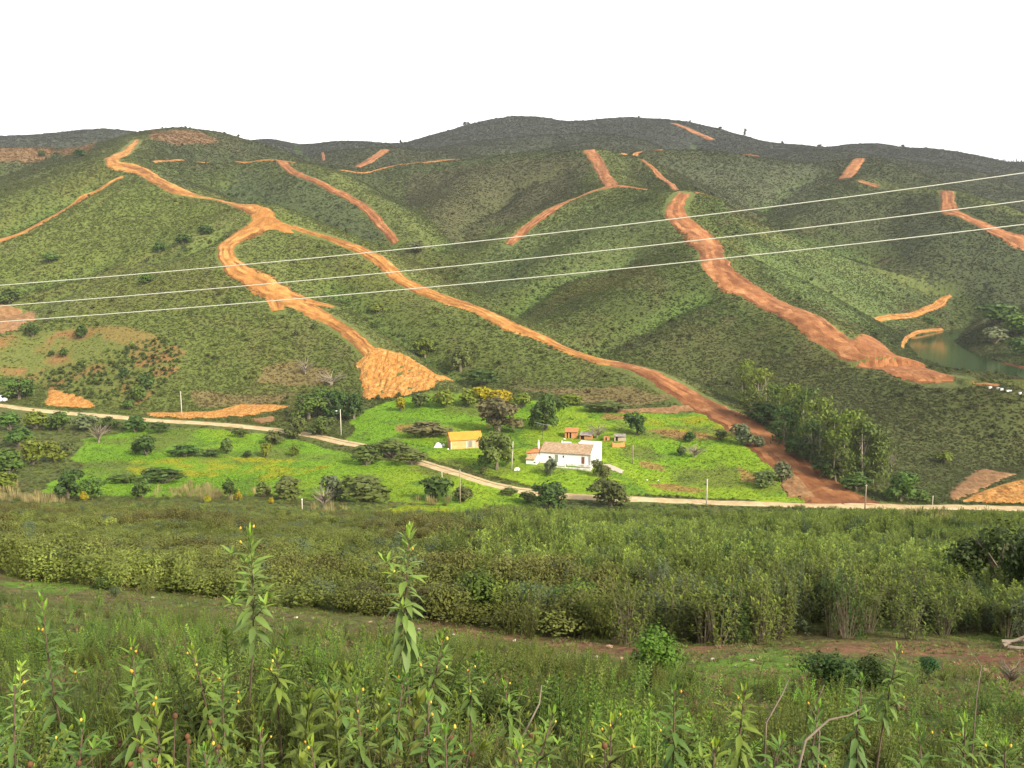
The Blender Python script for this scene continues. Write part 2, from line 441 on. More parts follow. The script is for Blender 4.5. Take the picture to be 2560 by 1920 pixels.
M_CUT = noisy('cut_earth', (.27, .105, .018), (.43, .20, .045), .4, bump=1.0, bscale=.9, c2=(.52, .33, .13), stretch=(1.6, 1.6, .35), bdist=.7)
M_DUN = noisy('dun_bank_earth', (.14, .080, .033), (.24, .125, .052), .4, bump=.9, bscale=1.1, c2=(.32, .19, .09), bdist=.4)
M_ROAD = noisy('pale_gravel', (.36, .25, .13), (.48, .35, .19), .5, bump=.4, bscale=3, c2=(.56, .44, .27))
M_STONE = noisy('stone', (.30, .24, .19), (.55, .47, .39), 5.0, bump=.5)

def terrain_mat():
    m, nt, N, L, P_ = mat('ground_cover')
    a = N.new('ShaderNodeAttribute'); a.attribute_name = 'col'
    geo = N.new('ShaderNodeNewGeometry')
    n = N.new('ShaderNodeTexNoise'); n.inputs['Scale'].default_value = .9; n.inputs['Detail'].default_value = 8; n.inputs['Roughness'].default_value = .7
    L.new(geo.outputs['Position'], n.inputs['Vector'])
    r = ramp(N, [(.3, (.62, .6, .55)), (.5, (1, 1, 1)), (.72, (1.4, 1.42, 1.2))]); L.new(n.outputs[0], r.inputs[0])
    mx = N.new('ShaderNodeMix'); mx.data_type = 'RGBA'; mx.blend_type = 'MULTIPLY'; mx.inputs[0].default_value = 1
    L.new(a.outputs['Color'], mx.inputs[6]); L.new(r.outputs[0], mx.inputs[7])
    n3 = N.new('ShaderNodeTexNoise'); n3.inputs['Scale'].default_value = 9; n3.inputs['Detail'].default_value = 6
    L.new(geo.outputs['Position'], n3.inputs['Vector'])
    r3 = ramp(N, [(.32, (.6, .6, .6)), (.5, (1, 1, 1)), (.68, (1.35, 1.35, 1.3))]); L.new(n3.outputs[0], r3.inputs[0])
    mx2 = N.new('ShaderNodeMix'); mx2.data_type = 'RGBA'; mx2.blend_type = 'MULTIPLY'; mx2.inputs[0].default_value = 1
    L.new(mx.outputs[2], mx2.inputs[6]); L.new(r3.outputs[0], mx2.inputs[7])
    L.new(mx2.outputs[2], P_.inputs['Base Color']); P_.inputs['Roughness'].default_value = .95; P_.inputs['Specular IOR Level'].default_value = .15
    b = N.new('ShaderNodeBump'); b.inputs['Strength'].default_value = .7; b.inputs['Distance'].default_value = .3
    n2 = N.new('ShaderNodeTexNoise'); n2.inputs['Scale'].default_value = 1.6; n2.inputs['Detail'].default_value = 8
    L.new(geo.outputs['Position'], n2.inputs['Vector']); L.new(n2.outputs[0], b.inputs['Height']); L.new(b.outputs[0], P_.inputs['Normal'])
    return m
M_GROUND = terrain_mat()

# ---------------------------------------------------------------- the lake basin and the house platform
HF = np.array(P(1167, 996, 226.0))                # front left corner of the farmhouse at floor level
H_ROT = math.radians(-16.5)
SHF = np.array(P(974, 970, 240.0))                # front left corner of the brick shed
S_ROT = math.radians(15)
lake_px = [(1958, 742), (1972, 727), (2030, 716), (2092, 706), (2064, 738), (2110, 765), (2170, 786), (2250, 806), (2330, 824), (2290, 828), (2150, 807), (2060, 800), (1985, 772)]
lake_poly = []
for u, v in lake_px:
    rx, rz = ray(u, v); D_ = LAKEZ / rz; lake_poly.append((rx * D_, D_))
_near = (GX > 120) & (GX < 420) & (GY > 285) & (GY < 560)
_in = inpoly(GX, GY, lake_poly) & _near
_dl = dline(GX, GY, lake_poly + lake_poly[:1])
GZ = np.where(_in, np.minimum(GZ, LAKEZ - .3 - np.minimum(_dl * .12, 2.5)), GZ)
GZ = np.where(_near & ~_in, np.minimum(GZ, LAKEZ + .15 + .62 * _dl), GZ)
GZ = np.where(_near & ~_in & (_dl < 30), np.maximum(GZ, LAKEZ + .1 + np.minimum(_dl * .1, 1.2)), GZ)
GZ = np.where(_near & ~_in & (GY < 318) & (GY > 284), np.minimum(GZ, LAKEZ + 1.4), GZ)
_c, _s = math.cos(H_ROT), math.sin(H_ROT)
level(HF[0] + 6.5 * _c - 2 * _s, HF[1] + 6.5 * _s + 2 * _c, 9.5, HF[2] - .25, 5)
_c, _s = math.cos(S_ROT), math.sin(S_ROT)
level(SHF[0] + 4.4 * _c - 2.7 * _s, SHF[1] + 4.4 * _s + 2.7 * _c, 5.5, SHF[2] - .05, 4)

# ---------------------------------------------------------------- gullies worn into the hillsides
GULLY = []
for _px, _dp, _wd in (([(470,492),(395,530),(316,552),(200,600),(60,650)], 5.5, 9), ([(1360,540),(1280,560),(1209,584),(1121,646),(1085,668)], 5.5, 10), ([(1090,410),(1010,465),(955,520)], 5, 11),
        ([(720,610),(800,660),(880,715),(960,772),(1005,805)], 4.5, 8), ([(1560,515),(1640,552),(1733,590),(1820,640),(1885,676)], 5, 9), ([(500,398),(600,440),(700,482),(830,535)], 4, 10),
        ([(1520,625),(1420,675),(1330,720),(1270,745)], 4, 9), ([(1640,470),(1720,500),(1800,525),(1880,552)], 5, 11), ([(200,400),(120,440),(20,490)], 3.5, 8), ([(1200,370),(1120,400),(1060,440)], 4, 10),
        ([(640,300),(660,330),(690,345)], 6, 20), ([(1750,370),(1700,405),(1650,440)], 5, 12), ([(1180,300),(1120,312),(1080,320)], 9, 26), ([(1500,300),(1440,315)], 9, 26), ([(230,560),(140,590),(40,612)], 3, 8)):
    _l = gpoly(_px); GULLY.append(_l)
    _q = np.array(_l); _m = (GX > _q[:, 0].min() - 60) & (GX < _q[:, 0].max() + 60) & (GY > _q[:, 1].min() - 60) & (GY < _q[:, 1].max() + 60)
    _d = np.full(GX.shape, 1e3); _d[_m] = dline(GX[_m], GY[_m], _l)
    GZ = GZ - 1.4 * _dp * np.exp(-(_d / _wd) ** 1.4)

# ---------------------------------------------------------------- tracks, road, banks (draped on the ground)
TRACKS = [
 ('T', [(297,303,8,760),(275,325,13,680),(252,339,22,612),(243,349,30,592),(266,360,32,578),(310,372,20,560),(345,393,24,540),(385,412,20,515),(430,425,9,500),(490,437,14,485),(545,450,28,468),(572,466,38,460),(556,490,40,448),(520,508,36,435),(492,530,34,425),(490,560,40,412),(515,585,44,402),(560,612,50,392),(605,635,48,382),(655,662,34,370),(710,690,24,360),(750,715,26,350),(785,745,30,340),(815,775,36,330),(822,800,38,322)]),
 ('T', [(590,640,40,382),(597,655,36,378),(600,672,26,374)]),
 ('T', [(630,643,24,381),(690,657,12,372),(722,664,5,368)]),
 ('T', [(632,490,10,440),(690,508,8,430),(740,524,14,420),(790,545,22,408),(830,570,26,400),(858,598,26,392),(900,622,24,383),(960,645,22,370),(1030,668,24,361),(1100,702,24,347),(1180,733,26,335),(1250,765,28,325),(1330,785,26,315)]),
 ('R', [(1325,783,24,315),(1390,800,26,306),(1440,825,34,297),(1490,855,42,290),(1540,883,46,280),(1590,910,50,268),(1640,945,58,252),(1690,985,66,238),(1730,1020,68,228),(1775,1055,76,214),(1815,1082,100,205),(1830,1093,120,200)]),
 ('R', [(1478,418,28,512),(1462,440,36,495),(1462,465,42,482),(1490,490,44,466),(1520,515,52,452),(1535,545,56,436),(1545,575,60,420),(1575,600,52,404),(1615,625,44,392),(1660,650,38,382),(1710,672,38,370),(1755,695,48,358),(1790,725,56,346),(1830,752,56,336),(1880,778,50,325),(1930,795,50,318),(1990,812,40,306),(2062,818,14,298)]),
 ('R', [(1272,325,26,712),(1290,350,26,670),(1305,380,28,620),(1320,402,24,578),(1262,421,10,558),(1200,447,15,540),(1160,474,17,525),(1125,504,20,508),(1098,529,15,492)]),
 ('R', [(1325,402,9,576),(1360,405,5,570),(1400,410,4,562)]),
 ('R', [(600,346,15,668),(620,362,15,650),(650,380,13,630),(700,400,13,605),(745,422,15,580),(785,446,17,555),(815,475,20,535),(840,505,20,515),(855,526,18,500)]),
 ('T', [(330,350,5,660),(450,353,4,690),(520,351,5,685),(590,347,7,672),(640,349,5,655)]),
 ('T', [(265,382,7,578),(230,400,8,565),(180,428,10,545),(120,465,12,520),(60,497,12,495),(0,520,10,475),(-60,540,10,455)]),
 ('T', [(735,368,4,800),(850,359,6,790),(940,349,8,770),(1000,345,5,760)]),
 ('T', [(1345,335,6,790),(1380,327,8,795),(1430,322,7,800)]),
 ('R', [(1385,345,5,760),(1420,375,9,680),(1450,398,9,600),(1468,412,10,530)]),
 ('R', [(1500,416,5,517),(1545,426,4,519)]),
 ('R', [(1858,343,20,828),(1842,362,24,790),(1825,386,24,760)]),
 ('R', [(1858,391,9,755),(1898,404,12,735)]),
 ('R', [(2045,413,32,688),(2047,435,34,650),(2052,455,30,622),(2085,468,14,615),(2130,490,18,605),(2180,512,28,592),(2225,530,36,585)]),
 ('R', [(1452,267,5,1385),(1500,286,9,1350),(1540,303,8,1330)]),
 ('R', [(832,324,14,1000),(802,345,12,985),(770,362,8,960)]),
 ('R', [(696,326,7,1010),(700,348,7,990)]),
 ('T', [(1840,697,10,478),(1900,690,13,485),(1960,682,13,495),(2010,665,16,515),(2035,650,18,535),(2053,638,12,550)]),
 ('R', [(1600,329,6,810),(1650,320,6,1150),(1675,318,5,1150)][:1] + [(1640,326,5,810)]),
 ('T', [(1948,752,8,415),(1955,736,9,445),(1972,722,7,475),(2035,711,5,505)]),
 ('R', [(2110,770,5,352),(2160,790,7,330),(2230,808,9,310)]),
]
ROAD_PX = [(-60,869,296),(0,876,292),(60,884,290),(150,893,288),(250,901,285),(330,908,281),(430,914,277),(520,921,272),(600,930,266),(680,942,260),(740,955,254),(800,967,246),(860,985,237),(920,1002,229),(980,1020,220),(1040,1040,213),(1100,1055,209),(1150,1063,206),(1215,1071,203),(1300,1076,201),(1400,1080,200),(1500,1084,199),(1600,1088,198),(1700,1091,197),(1800,1094,196),(1950,1096,195.5),(2100,1097,195),(2260,1099,195)]
TRACK_LINES = []                                   # (world centre line, half width)
def smooth_line(a, n):
    a = np.asarray(a, float)
    return spline(a, n)
def ribbon(name, L, R, m, cols=9, rag=.12, off=None, seed=0, kind='structure', rut=0.0):
    """L, R: world points of the two edges; ragged edges, laid on the ground"""
    L = np.asarray(L); R = np.asarray(R)
    k = len(L); vs = []; fs = []
    wid = np.hypot(*(L - R)[:, :2].T)
    cen = (L + R) / 2
    nl = (noise(cen[:, 0], cen[:, 1], 3.0, seed, 3) - .5) + (noise(cen[:, 0], cen[:, 1], 11, seed + 9, 2) - .5)
    nr = (noise(cen[:, 0], cen[:, 1], 3.0, seed + 4, 3) - .5) + (noise(cen[:, 0], cen[:, 1], 11, seed + 13, 2) - .5)
    D = np.hypot(cen[:, 0], cen[:, 1])
    o = (.10 + .0005 * D) if off is None else off
    for j in range(cols):
        t = j / (cols - 1)
        t2 = np.clip(t + (nl * (1 - t) - nr * t) * rag * 2, -.2, 1.2)
        p = L + (R - L) * t2[:, None]
        z = hz(p[:, 0], p[:, 1]) + o * (1 if 0 < j < cols - 1 else -.3)
        if 0 < j < cols - 1: z = z + rut * (noise(p[:, 0], p[:, 1], 1.7, seed + 5, 2) - .5)
        vs.append(np.stack([p[:, 0], p[:, 1], z], 1))
    V = np.stack(vs, 1).reshape(-1, 3)
    for i in range(k - 1):
        for j in range(cols - 1):
            a = i * cols + j
            fs.append((a, a + 1, a + cols + 1, a + cols))
    jj, sg = np.meshgrid(np.arange(cols - 1), np.arange(k - 1))
    al = np.concatenate([[0], np.cumsum(np.hypot(*np.diff(cen[:, :2], axis=0).T))])[:-1][:, None] + 0 * jj
    shd = .5 + 1.5 * (noise(jj * 1.15 + seed, al / 26.0, 1.0, seed + 2, 3) - .5) + .9 * (noise(jj * 2.0, al / 5.0, 1.0, seed + 6, 2) - .5)
    shd = shd - .22 * ((jj == 0) | (jj == cols - 2))
    mb = MB(); mb.add(V, fs, np.clip(shd, 0, 1).ravel())
    ob = mb.obj(name, m, smooth=True)
    tag(ob, kind=kind)
    return ob
for ti, (kd, e) in enumerate(TRACKS):
    e = np.array(e, float)
    Lw, Rw = [], []
    c = np.array([at(u, v, D) for u, v, w, D in e])
    for i, (u, v, w, D) in enumerate(e):
        d = c[min(i + 1, len(e) - 1)] - c[max(i - 1, 0)]
        n = np.array((-d[1], d[0])); n /= np.hypot(*n) + 1e-9
        di = e[min(i + 1, len(e) - 1), :2] - e[max(i - 1, 0), :2]
        di = di / (np.hypot(*di) + 1e-9)
        # image width w lies across the track; the same width on the ground, seen from the camera height
        p2 = c[i] + np.array((n[0], n[1], 0)) * 4; p1 = c[i] - np.array((n[0], n[1], 0)) * 4
        p2[2] = hz1(p2[0], p2[1]); p1[2] = hz1(p1[0], p1[1])
        def proj(p):
            yc = p[1] * cp + p[2] * sp; zc = -p[1] * sp + p[2] * cp
            return np.array((FPX * p[0] / yc, -FPX * zc / yc))
        s_ = proj(p2) - proj(p1)
        across = abs(s_[0] * -di[1] + s_[1] * di[0])          # image width of 8 m across the track
        hw = np.clip(4.0 * w / max(across, 1e-3), w * D / FPX * .35, w * D / FPX * .95)
        Lw.append((c[i, 0] + n[0] * hw, c[i, 1] + n[1] * hw, hw)); Rw.append((c[i, 0] - n[0] * hw, c[i, 1] - n[1] * hw, hw))
    seg = np.hypot(*np.diff(c[:, :2], axis=0).T).mean()
    n_ = int(np.clip(seg / np.clip(e[:, 3].mean() * .0035, 1.0, 4), 3, 26))
    Ls = smooth_line(Lw, n_); Rs = smooth_line(Rw, n_)
    TRACK_LINES.append(((Ls + Rs) / 2, float(np.mean([q[2] for q in Lw]))))
    ribbon('dirt_track', Ls, Rs, M_TRACK if kd == 'T' else M_TRACK2, seed=ti * 7, rut=.25)
rc = np.array([at(u, v, D, .05) for u, v, D in ROAD_PX])
rc = smooth_line(rc, 14)
rd = np.gradient(rc[:, :2], axis=0); rn = np.stack([-rd[:, 1], rd[:, 0]], 1) / np.hypot(*rd.T)[:, None]
ROADW = 2.1
ROAD_LINE = rc
hwid = np.interp(rc[:, 0], [-200, -60, 20, 80, 130], [1.7, 1.9, 2.1, 2.6, 3.6])[:, None]
e3 = np.concatenate([rc[:, :2] + rn * hwid, rc[:, 2:]], 1); e4 = np.concatenate([rc[:, :2] - rn * hwid, rc[:, 2:]], 1)
ribbon('gravel_road', e3, e4, M_ROAD, cols=7, rag=.07, off=.22, seed=91, rut=.06)
M_VERGE = noisy('verge_grass', (.09, .12, .02), (.20, .17, .08), .8, bump=.5, c2=(.30, .24, .13))
sel = (rc[:, 0] > -75) & (rc[:, 0] < 8)
e5 = np.concatenate([rc[:, :2] + rn * .42, rc[:, 2:]], 1)[sel]; e6 = np.concatenate([rc[:, :2] - rn * .30, rc[:, 2:]], 1)[sel]
ribbon('road_grass_strip', e5, e6, M_VERGE, cols=4, rag=.45, off=.29, seed=55)

CLEAR = []                                         # ground polygons kept free of scrub
def patch(name, px, m, D=None, res=.6, off=.25, relief=0.0, seed=0, rag=1.0, kind='structure', sheer=0.0):
    poly = [(p[0], p[1]) for p in gpoly(px, D)]
    CLEAR.append(poly)
    a = np.array(poly); x0, y0 = a.min(0) - 1; x1, y1 = a.max(0) + 1
    xs = np.arange(x0, x1, res); ys = np.arange(y0, y1, res)
    X, Y = np.meshgrid(xs, ys)
    wx = (noise(X, Y, 2.2, seed, 3) - .5) * 3.0 * rag; wy = (noise(X, Y, 2.2, seed + 8, 3) - .5) * 3.0 * rag
    ins = inpoly(X + wx, Y + wy, poly)
    ed = dline(X, Y, poly + poly[:1])
    rise = np.clip(ed / 3, 0, 1)
    Z = hz(X, Y) + off * np.clip(ed / .8, .1, 1) + relief * rise * (.9 * noise(X, Y, 4.5, seed + 3, 4) + .5 * noise(X * 1.5, Y * .6, 1.6, seed + 5, 2) - .5)
    idx = np.full(X.shape, -1); idx[ins] = np.arange(ins.sum())
    V = np.stack([X[ins], Y[ins], Z[ins]], 1)
    q = ins[:-1, :-1] & ins[1:, :-1] & ins[:-1, 1:] & ins[1:, 1:]
    fs = np.stack([idx[:-1, :-1][q], idx[:-1, 1:][q], idx[1:, 1:][q], idx[1:, :-1][q]], 1)
    mb = MB(); mb.add(V, fs.tolist())
    return tag(mb.obj(name, m, smooth=False), kind=kind)
patch('quarry_face', [(770,786),(787,766),(815,750),(882,771),(917,792),(945,811),(981,817),(981,827),(931,841),(875,855),(822,862),(784,866),(778,824)], M_CUT, res=.5, relief=2.6, seed=3)
patch('track_clearing', [(548,445),(574,448),(600,474),(632,488),(634,506),(604,502),(585,497),(556,503),(540,470)], M_TRACK, 452, res=.8, relief=.8, seed=5)
patch('track_clearing', [(1835,742),(1880,722),(1905,742),(1940,770),(1985,782),(2005,797),(2068,816),(2012,831),(1930,818),(1870,788)], M_TRACK2, 322, res=.6, relief=.9, seed=6)
patch('cut_bank', [(96,876),(103,844),(117,841),(152,848),(176,856),(199,870),(208,877),(199,882),(129,879)], M_CUT, res=.4, relief=1.2, seed=7, rag=.5)
patch('cut_bank', [(315,891),(380,891),(457,889),(520,873),(591,874),(629,878),(580,891),(527,901),(422,905),(316,901)], M_CUT, res=.45, relief=1.0, seed=8, rag=.8)
patch('rubble_bank', [(541,906),(594,899),(594,912),(563,917)], M_DUN, res=.4, relief=.8, seed=9, rag=.6)
patch('cut_bank', [(2067,1084),(2124,1059),(2173,1044),(2212,1036),(2270,1032),(2270,1087),(2138,1087)], M_CUT, res=.4, relief=1.2, seed=10, rag=.6)
patch('rubble_bank', [(2040,1072),(2085,1032),(2124,1012),(2200,1026),(2150,1046),(2060,1084)], M_DUN, res=.4, relief=.8, seed=11)
patch('cut_bank', [(-40,655),(20,660),(50,668),(84,690),(50,700),(38,716),(0,722),(-40,722)], M_DUN, res=.6, relief=1.2, seed=12)
patch('cut_bank', [(1325,884),(1400,881),(1490,874),(1502,888),(1420,893),(1330,893)], M_DUN, res=.45, relief=.8, seed=13, rag=.5)
patch('cut_bank', [(1683,1048),(1706,1016),(1728,1030),(1768,1076),(1700,1074)], M_DUN, res=.4, relief=.9, seed=14, rag=.6)
patch('rubble_bank', [(1300,1003),(1318,1003),(1352,1018),(1344,1024),(1312,1014)], M_STONE, res=.3, relief=.6, seed=15, rag=.3)
patch('dirt_pad', [(2092,824),(2130,826),(2166,832),(2150,836),(2110,832)], M_TRACK2, res=.5, relief=.3, seed=16, rag=.5)

# lake surface
def lake_mat():
    m, nt, N, L, P_ = mat('lake_water')
    P_.inputs['Base Color'].default_value = (.018, .042, .012, 1); P_.inputs['Roughness'].default_value = .10
    P_.inputs['IOR'].default_value = 1.33
    b = N.new('ShaderNodeBump'); b.inputs['Strength'].default_value = .06; b.inputs['Distance'].default_value = .04
    n = N.new('ShaderNodeTexNoise'); n.inputs['Scale'].default_value = 1.1; n.inputs['Detail'].default_value = 4
    g = N.new('ShaderNodeNewGeometry'); L.new(g.outputs['Position'], n.inputs['Vector']); L.new(n.outputs[0], b.inputs['Height']); L.new(b.outputs[0], P_.inputs['Normal'])
    return m
_a = np.array(lake_poly); _cc = _a.mean(0)
_a = _cc + (_a - _cc) * 1.03
mb = MB(); mb.add(np.column_stack([_a, np.full(len(_a), LAKEZ)]), [tuple(range(len(_a)))])
tag(mb.obj('lake', lake_mat()), kind='structure')

# ---------------------------------------------------------------- colour of the ground cover, light and shade of the hills painted in
FIELDS = [
 [(165,1015),(185,950),(300,925),(450,925),(620,945),(760,975),(900,1010),(1050,1052),(1160,1076),(1205,1084),(1000,1092),(800,1085),(600,1070),(300,1075),(80,1066)],
 [(755,945),(775,885),(850,862),(900,850),(1000,846),(1150,868),(1320,886),(1500,890),(1600,925),(1672,980),(1720,1030),(1757,1084),(1500,1078),(1220,1066),(1050,1030),(900,985)],
 [(820,1105),(880,1090),(1040,1092),(1080,1102),(960,1120),(850,1122)],
]
FIELD_W = [gpoly(f) for f in FIELDS]
YELLOW_W = [gpoly(f) for f in ([(260,1000),(420,985),(600,990),(700,1005),(640,1025),(560,1040),(420,1030),(300,1025)], [(1340,905),(1500,900),(1600,930),(1560,945),(1420,930)], [(820,1100),(900,1092),(1030,1096),(960,1115),(860,1116)])]
EARTHF_W = [gpoly(f) for f in ([(1390,1046),(1440,1044),(1530,1058),(1480,1066),(1420,1060)], [(1290,893),(1380,902),(1370,912),(1290,905)], [(1370,930),(1520,935),(1560,948),(1450,950)], [(850,920),(900,915),(920,930),(870,935)], [(1400,1000),(1450,1010),(1440,1022),(1400,1015)], [(1600,1015),(1690,1035),(1680,1050),(1600,1035)])]
CULT_W = gpoly([(-60,730),(60,716),(160,708),(270,703),(345,728),(395,752),(385,800),(335,850),(275,882),(215,872),(100,838),(0,805),(-60,800)])
CULTB_W = gpoly([(200,705),(275,703),(345,728),(350,745),(320,790),(280,780),(270,745),(220,730)])
DRY_W = [gpoly(f) for f in ([(1120,841),(1250,843),(1400,838),(1485,858),(1400,871),(1250,869)], [(560,790),(640,775),(720,790),(700,830),(560,820)], [(420,845),(520,850),(640,850),(600,872),(430,880)])]
REDHILL_W = [gpoly(f, 770) for f in ([(-100,322),(0,318),(110,318),(190,330),(220,350),(100,345),(-80,352)],)] + [gpoly(f, 830) for f in ([(330,285),(400,280),(440,288),(470,305),(380,312),(320,300)],)]
SHADE_TONES = [(gpoly(f, None), c, w) for f, c, w in (  # hill faces: plant colour, plus lit and shaded sides put into the tint
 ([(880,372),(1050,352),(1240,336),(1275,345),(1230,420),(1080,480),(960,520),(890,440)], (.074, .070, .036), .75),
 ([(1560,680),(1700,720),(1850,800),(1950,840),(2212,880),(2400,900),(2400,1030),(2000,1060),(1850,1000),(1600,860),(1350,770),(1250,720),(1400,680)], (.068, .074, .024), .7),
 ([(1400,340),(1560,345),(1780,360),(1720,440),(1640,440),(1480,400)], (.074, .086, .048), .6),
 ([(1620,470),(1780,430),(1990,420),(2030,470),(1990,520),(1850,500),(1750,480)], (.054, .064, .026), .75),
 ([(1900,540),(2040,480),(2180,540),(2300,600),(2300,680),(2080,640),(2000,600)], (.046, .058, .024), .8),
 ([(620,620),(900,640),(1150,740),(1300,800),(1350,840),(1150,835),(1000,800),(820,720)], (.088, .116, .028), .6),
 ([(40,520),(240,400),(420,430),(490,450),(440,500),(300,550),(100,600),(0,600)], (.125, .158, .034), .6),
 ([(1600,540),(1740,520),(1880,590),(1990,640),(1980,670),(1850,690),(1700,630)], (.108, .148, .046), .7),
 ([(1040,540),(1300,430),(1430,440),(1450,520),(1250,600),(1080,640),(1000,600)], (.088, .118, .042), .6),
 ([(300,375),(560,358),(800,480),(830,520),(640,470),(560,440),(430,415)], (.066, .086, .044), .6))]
BROWN_NEAR = gpoly([(2010,1440),(2060,1412),(2230,1390),(2400,1400),(2400,1490),(2180,1482),(2090,1470)])
STRIP = [gpoly([(0,1250),(350,1290),(700,1328),(1000,1366),(1200,1396),(1500,1402),(1900,1408),(2212,1412)]),]
GREEN_NEAR = [gpoly(f) for f in ([(1470,1490),(1530,1425),(1700,1402),(1760,1425),(1720,1470),(1600,1500)], [(0,1262),(120,1252),(230,1268),(120,1282)], [(1380,1440),(1460,1430),(1480,1460),(1400,1480)])]
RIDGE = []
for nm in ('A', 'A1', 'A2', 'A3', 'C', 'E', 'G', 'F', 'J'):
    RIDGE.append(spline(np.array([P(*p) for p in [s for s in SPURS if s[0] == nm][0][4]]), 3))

def warp2(x, y, a, size, seed): return x + (noise(x, y, size, seed, 3) - .5) * 2 * a, y + (noise(x, y, size, seed + 31, 3) - .5) * 2 * a
def mixc(c, d, w): return c * (1 - w[..., None]) + np.asarray(d) * w[..., None]
def cover(x, y):
    """colour and height class of what grows at (x, y), with hill light and shade painted in: returns rgb and scrub density 0..1"""
    x = np.asarray(x, float); y = np.asarray(y, float)
    n1 = noise(x, y, 42, 21, 4); n2 = noise(x, y, 9, 22, 3); n3 = noise(x, y, 150, 23, 2)
    hill = np.zeros(x.shape + (3,)) + (.080, .110, .028)
    hill = mixc(hill, (.112, .122, .032), np.clip((n1 - .5) * 5, 0, 1))
    hill = mixc(hill, (.120, .105, .050), np.clip((n2 - .54) * 6, 0, 1) * .55)
    hill = mixc(hill, (.110, .150, .036), np.clip((n3 - .5) * 6, 0, 1) * .55)
    hill = mixc(hill, (.066, .090, .026), np.clip((.45 - n1) * 6, 0, 1) * .8)
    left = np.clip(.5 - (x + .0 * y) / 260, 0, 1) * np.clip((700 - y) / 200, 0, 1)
    hill = mixc(hill, (.138, .158, .032), left * .5)  # brighter left side: patchy sunlight and young grass put into the tint
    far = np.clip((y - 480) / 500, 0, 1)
    hill = mixc(hill, (.066, .074, .038), far * .85)  # far hills greyer, then bluer: aerial tone put into the colour
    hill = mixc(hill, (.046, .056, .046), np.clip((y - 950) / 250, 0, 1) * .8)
    hill = hill * np.interp(x / np.maximum(y, 50) + .25 * np.clip((y - 400) / 400, 0, 1), [-.4, -.05, .35, .6], [.86, .78, .68, .60])[..., None]  # lightness gradient: hills darken to the right, shade put into the colour
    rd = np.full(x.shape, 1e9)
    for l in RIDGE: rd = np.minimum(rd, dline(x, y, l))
    hill = mixc(hill, (.150, .172, .052), np.clip(1 - rd / 20, 0, 1) * np.clip(.3 + n2, 0, 1) * .75)  # pale ridge grass, widened to paint the flanks as lit
    gd = np.full(x.shape, 1e9)
    for l in GULLY: gd = np.minimum(gd, dline(x, y, l))
    hill = mixc(hill, (.080, .128, .028), np.clip(1.1 - gd / 7, 0, 1) * .7)
    dens = np.ones(x.shape)
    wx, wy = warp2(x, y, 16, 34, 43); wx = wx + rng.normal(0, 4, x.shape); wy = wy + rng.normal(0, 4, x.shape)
    for f, c, w in SHADE_TONES:
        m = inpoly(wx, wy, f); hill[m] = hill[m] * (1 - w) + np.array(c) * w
    wx, wy = warp2(x, y, 3.5, 12, 41)
    for f in REDHILL_W:
        m = inpoly(wx, wy, f); hill[m] = hill[m] * .35 + np.array((.24, .125, .065)) * .65
    for f in DRY_W:
        m = inpoly(wx, wy, f); hill[m] = hill[m] * .3 + np.array((.170, .120, .055)) * .7; dens[m] = .62
    m = inpoly(wx, wy, CULT_W); k = np.clip((n2 - .50) * 5, 0, 1)[m][:, None]
    hill[m] = np.array((.115, .130, .030)) * (1 - k) + np.array((.20, .112, .040)) * k; dens[m] = .16
    m = inpoly(wx, wy, CULTB_W); hill[m] = hill[m] * .6 + np.array((.25, .125, .048)) * .4
    for f in FIELD_W:
        m = inpoly(wx, wy, f)
        g = mixc(np.zeros(x.shape + (3,)) + (.130, .245, .014), (.185, .270, .015), np.clip((n1 - .45) * 5, 0, 1))
        g = mixc(g, (.100, .185, .016), np.clip((n2 - .58) * 8, 0, 1))
        g = mixc(g, (.110, .125, .030), np.clip((noise(x, y, 17, 97, 4) - .55) * 7, 0, 1) * .7)
        hill[m] = g[m]; dens[m] = .03
    for f in YELLOW_W:
        m = inpoly(wx, wy, f); k = np.clip((noise(x, y, 5, 77, 3) - .35) * 4, 0, 1)[m][:, None]
        hill[m] = hill[m] * (1 - k) + np.array((.235, .245, .012)) * k
    for f in EARTHF_W:
        m = inpoly(wx, wy, f); hill[m] = hill[m] * .25 + np.array((.27, .145, .06)) * .75; dens[m] = .05
    # camera side of the road
    lin = np.interp(x, rc[:, 0], rc[:, 1])
    side = (y < lin - 3) & (dens > .9)
    v = np.zeros(x.shape + (3,)) + (.085, .105, .028)
    v = mixc(v, (.115, .085, .040), np.clip((n2 - .5) * 4, 0, 1) * .6)
    hill[side] = v[side]
    sd = y < 30
    e = mixc(np.zeros(x.shape + (3,)) + (.085, .115, .026), (.105, .092, .036), np.clip((noise(x, y, 2.6, 51, 3) - .44) * 5, 0, 1))
    st = dline(x, y, STRIP[0])
    e = mixc(e, (.185, .092, .052), np.clip(1.2 - st / 1.7, 0, 1) * np.clip((noise(x, y, 1.7, 52, 3) - .28) * 4, 0, 1) * np.clip(.15 + (x + 4) / 9, .12, 1))
    hill[sd] = e[sd]
    wx, wy = warp2(x, y, .8, 2.5, 61)
    m = inpoly(wx, wy, BROWN_NEAR); hill[m] = (.165, .072, .042)
    for f in GREEN_NEAR:
        m = inpoly(wx, wy, f); hill[m] = (.105, .185, .022)
    return np.clip(hill, .01, .9), dens
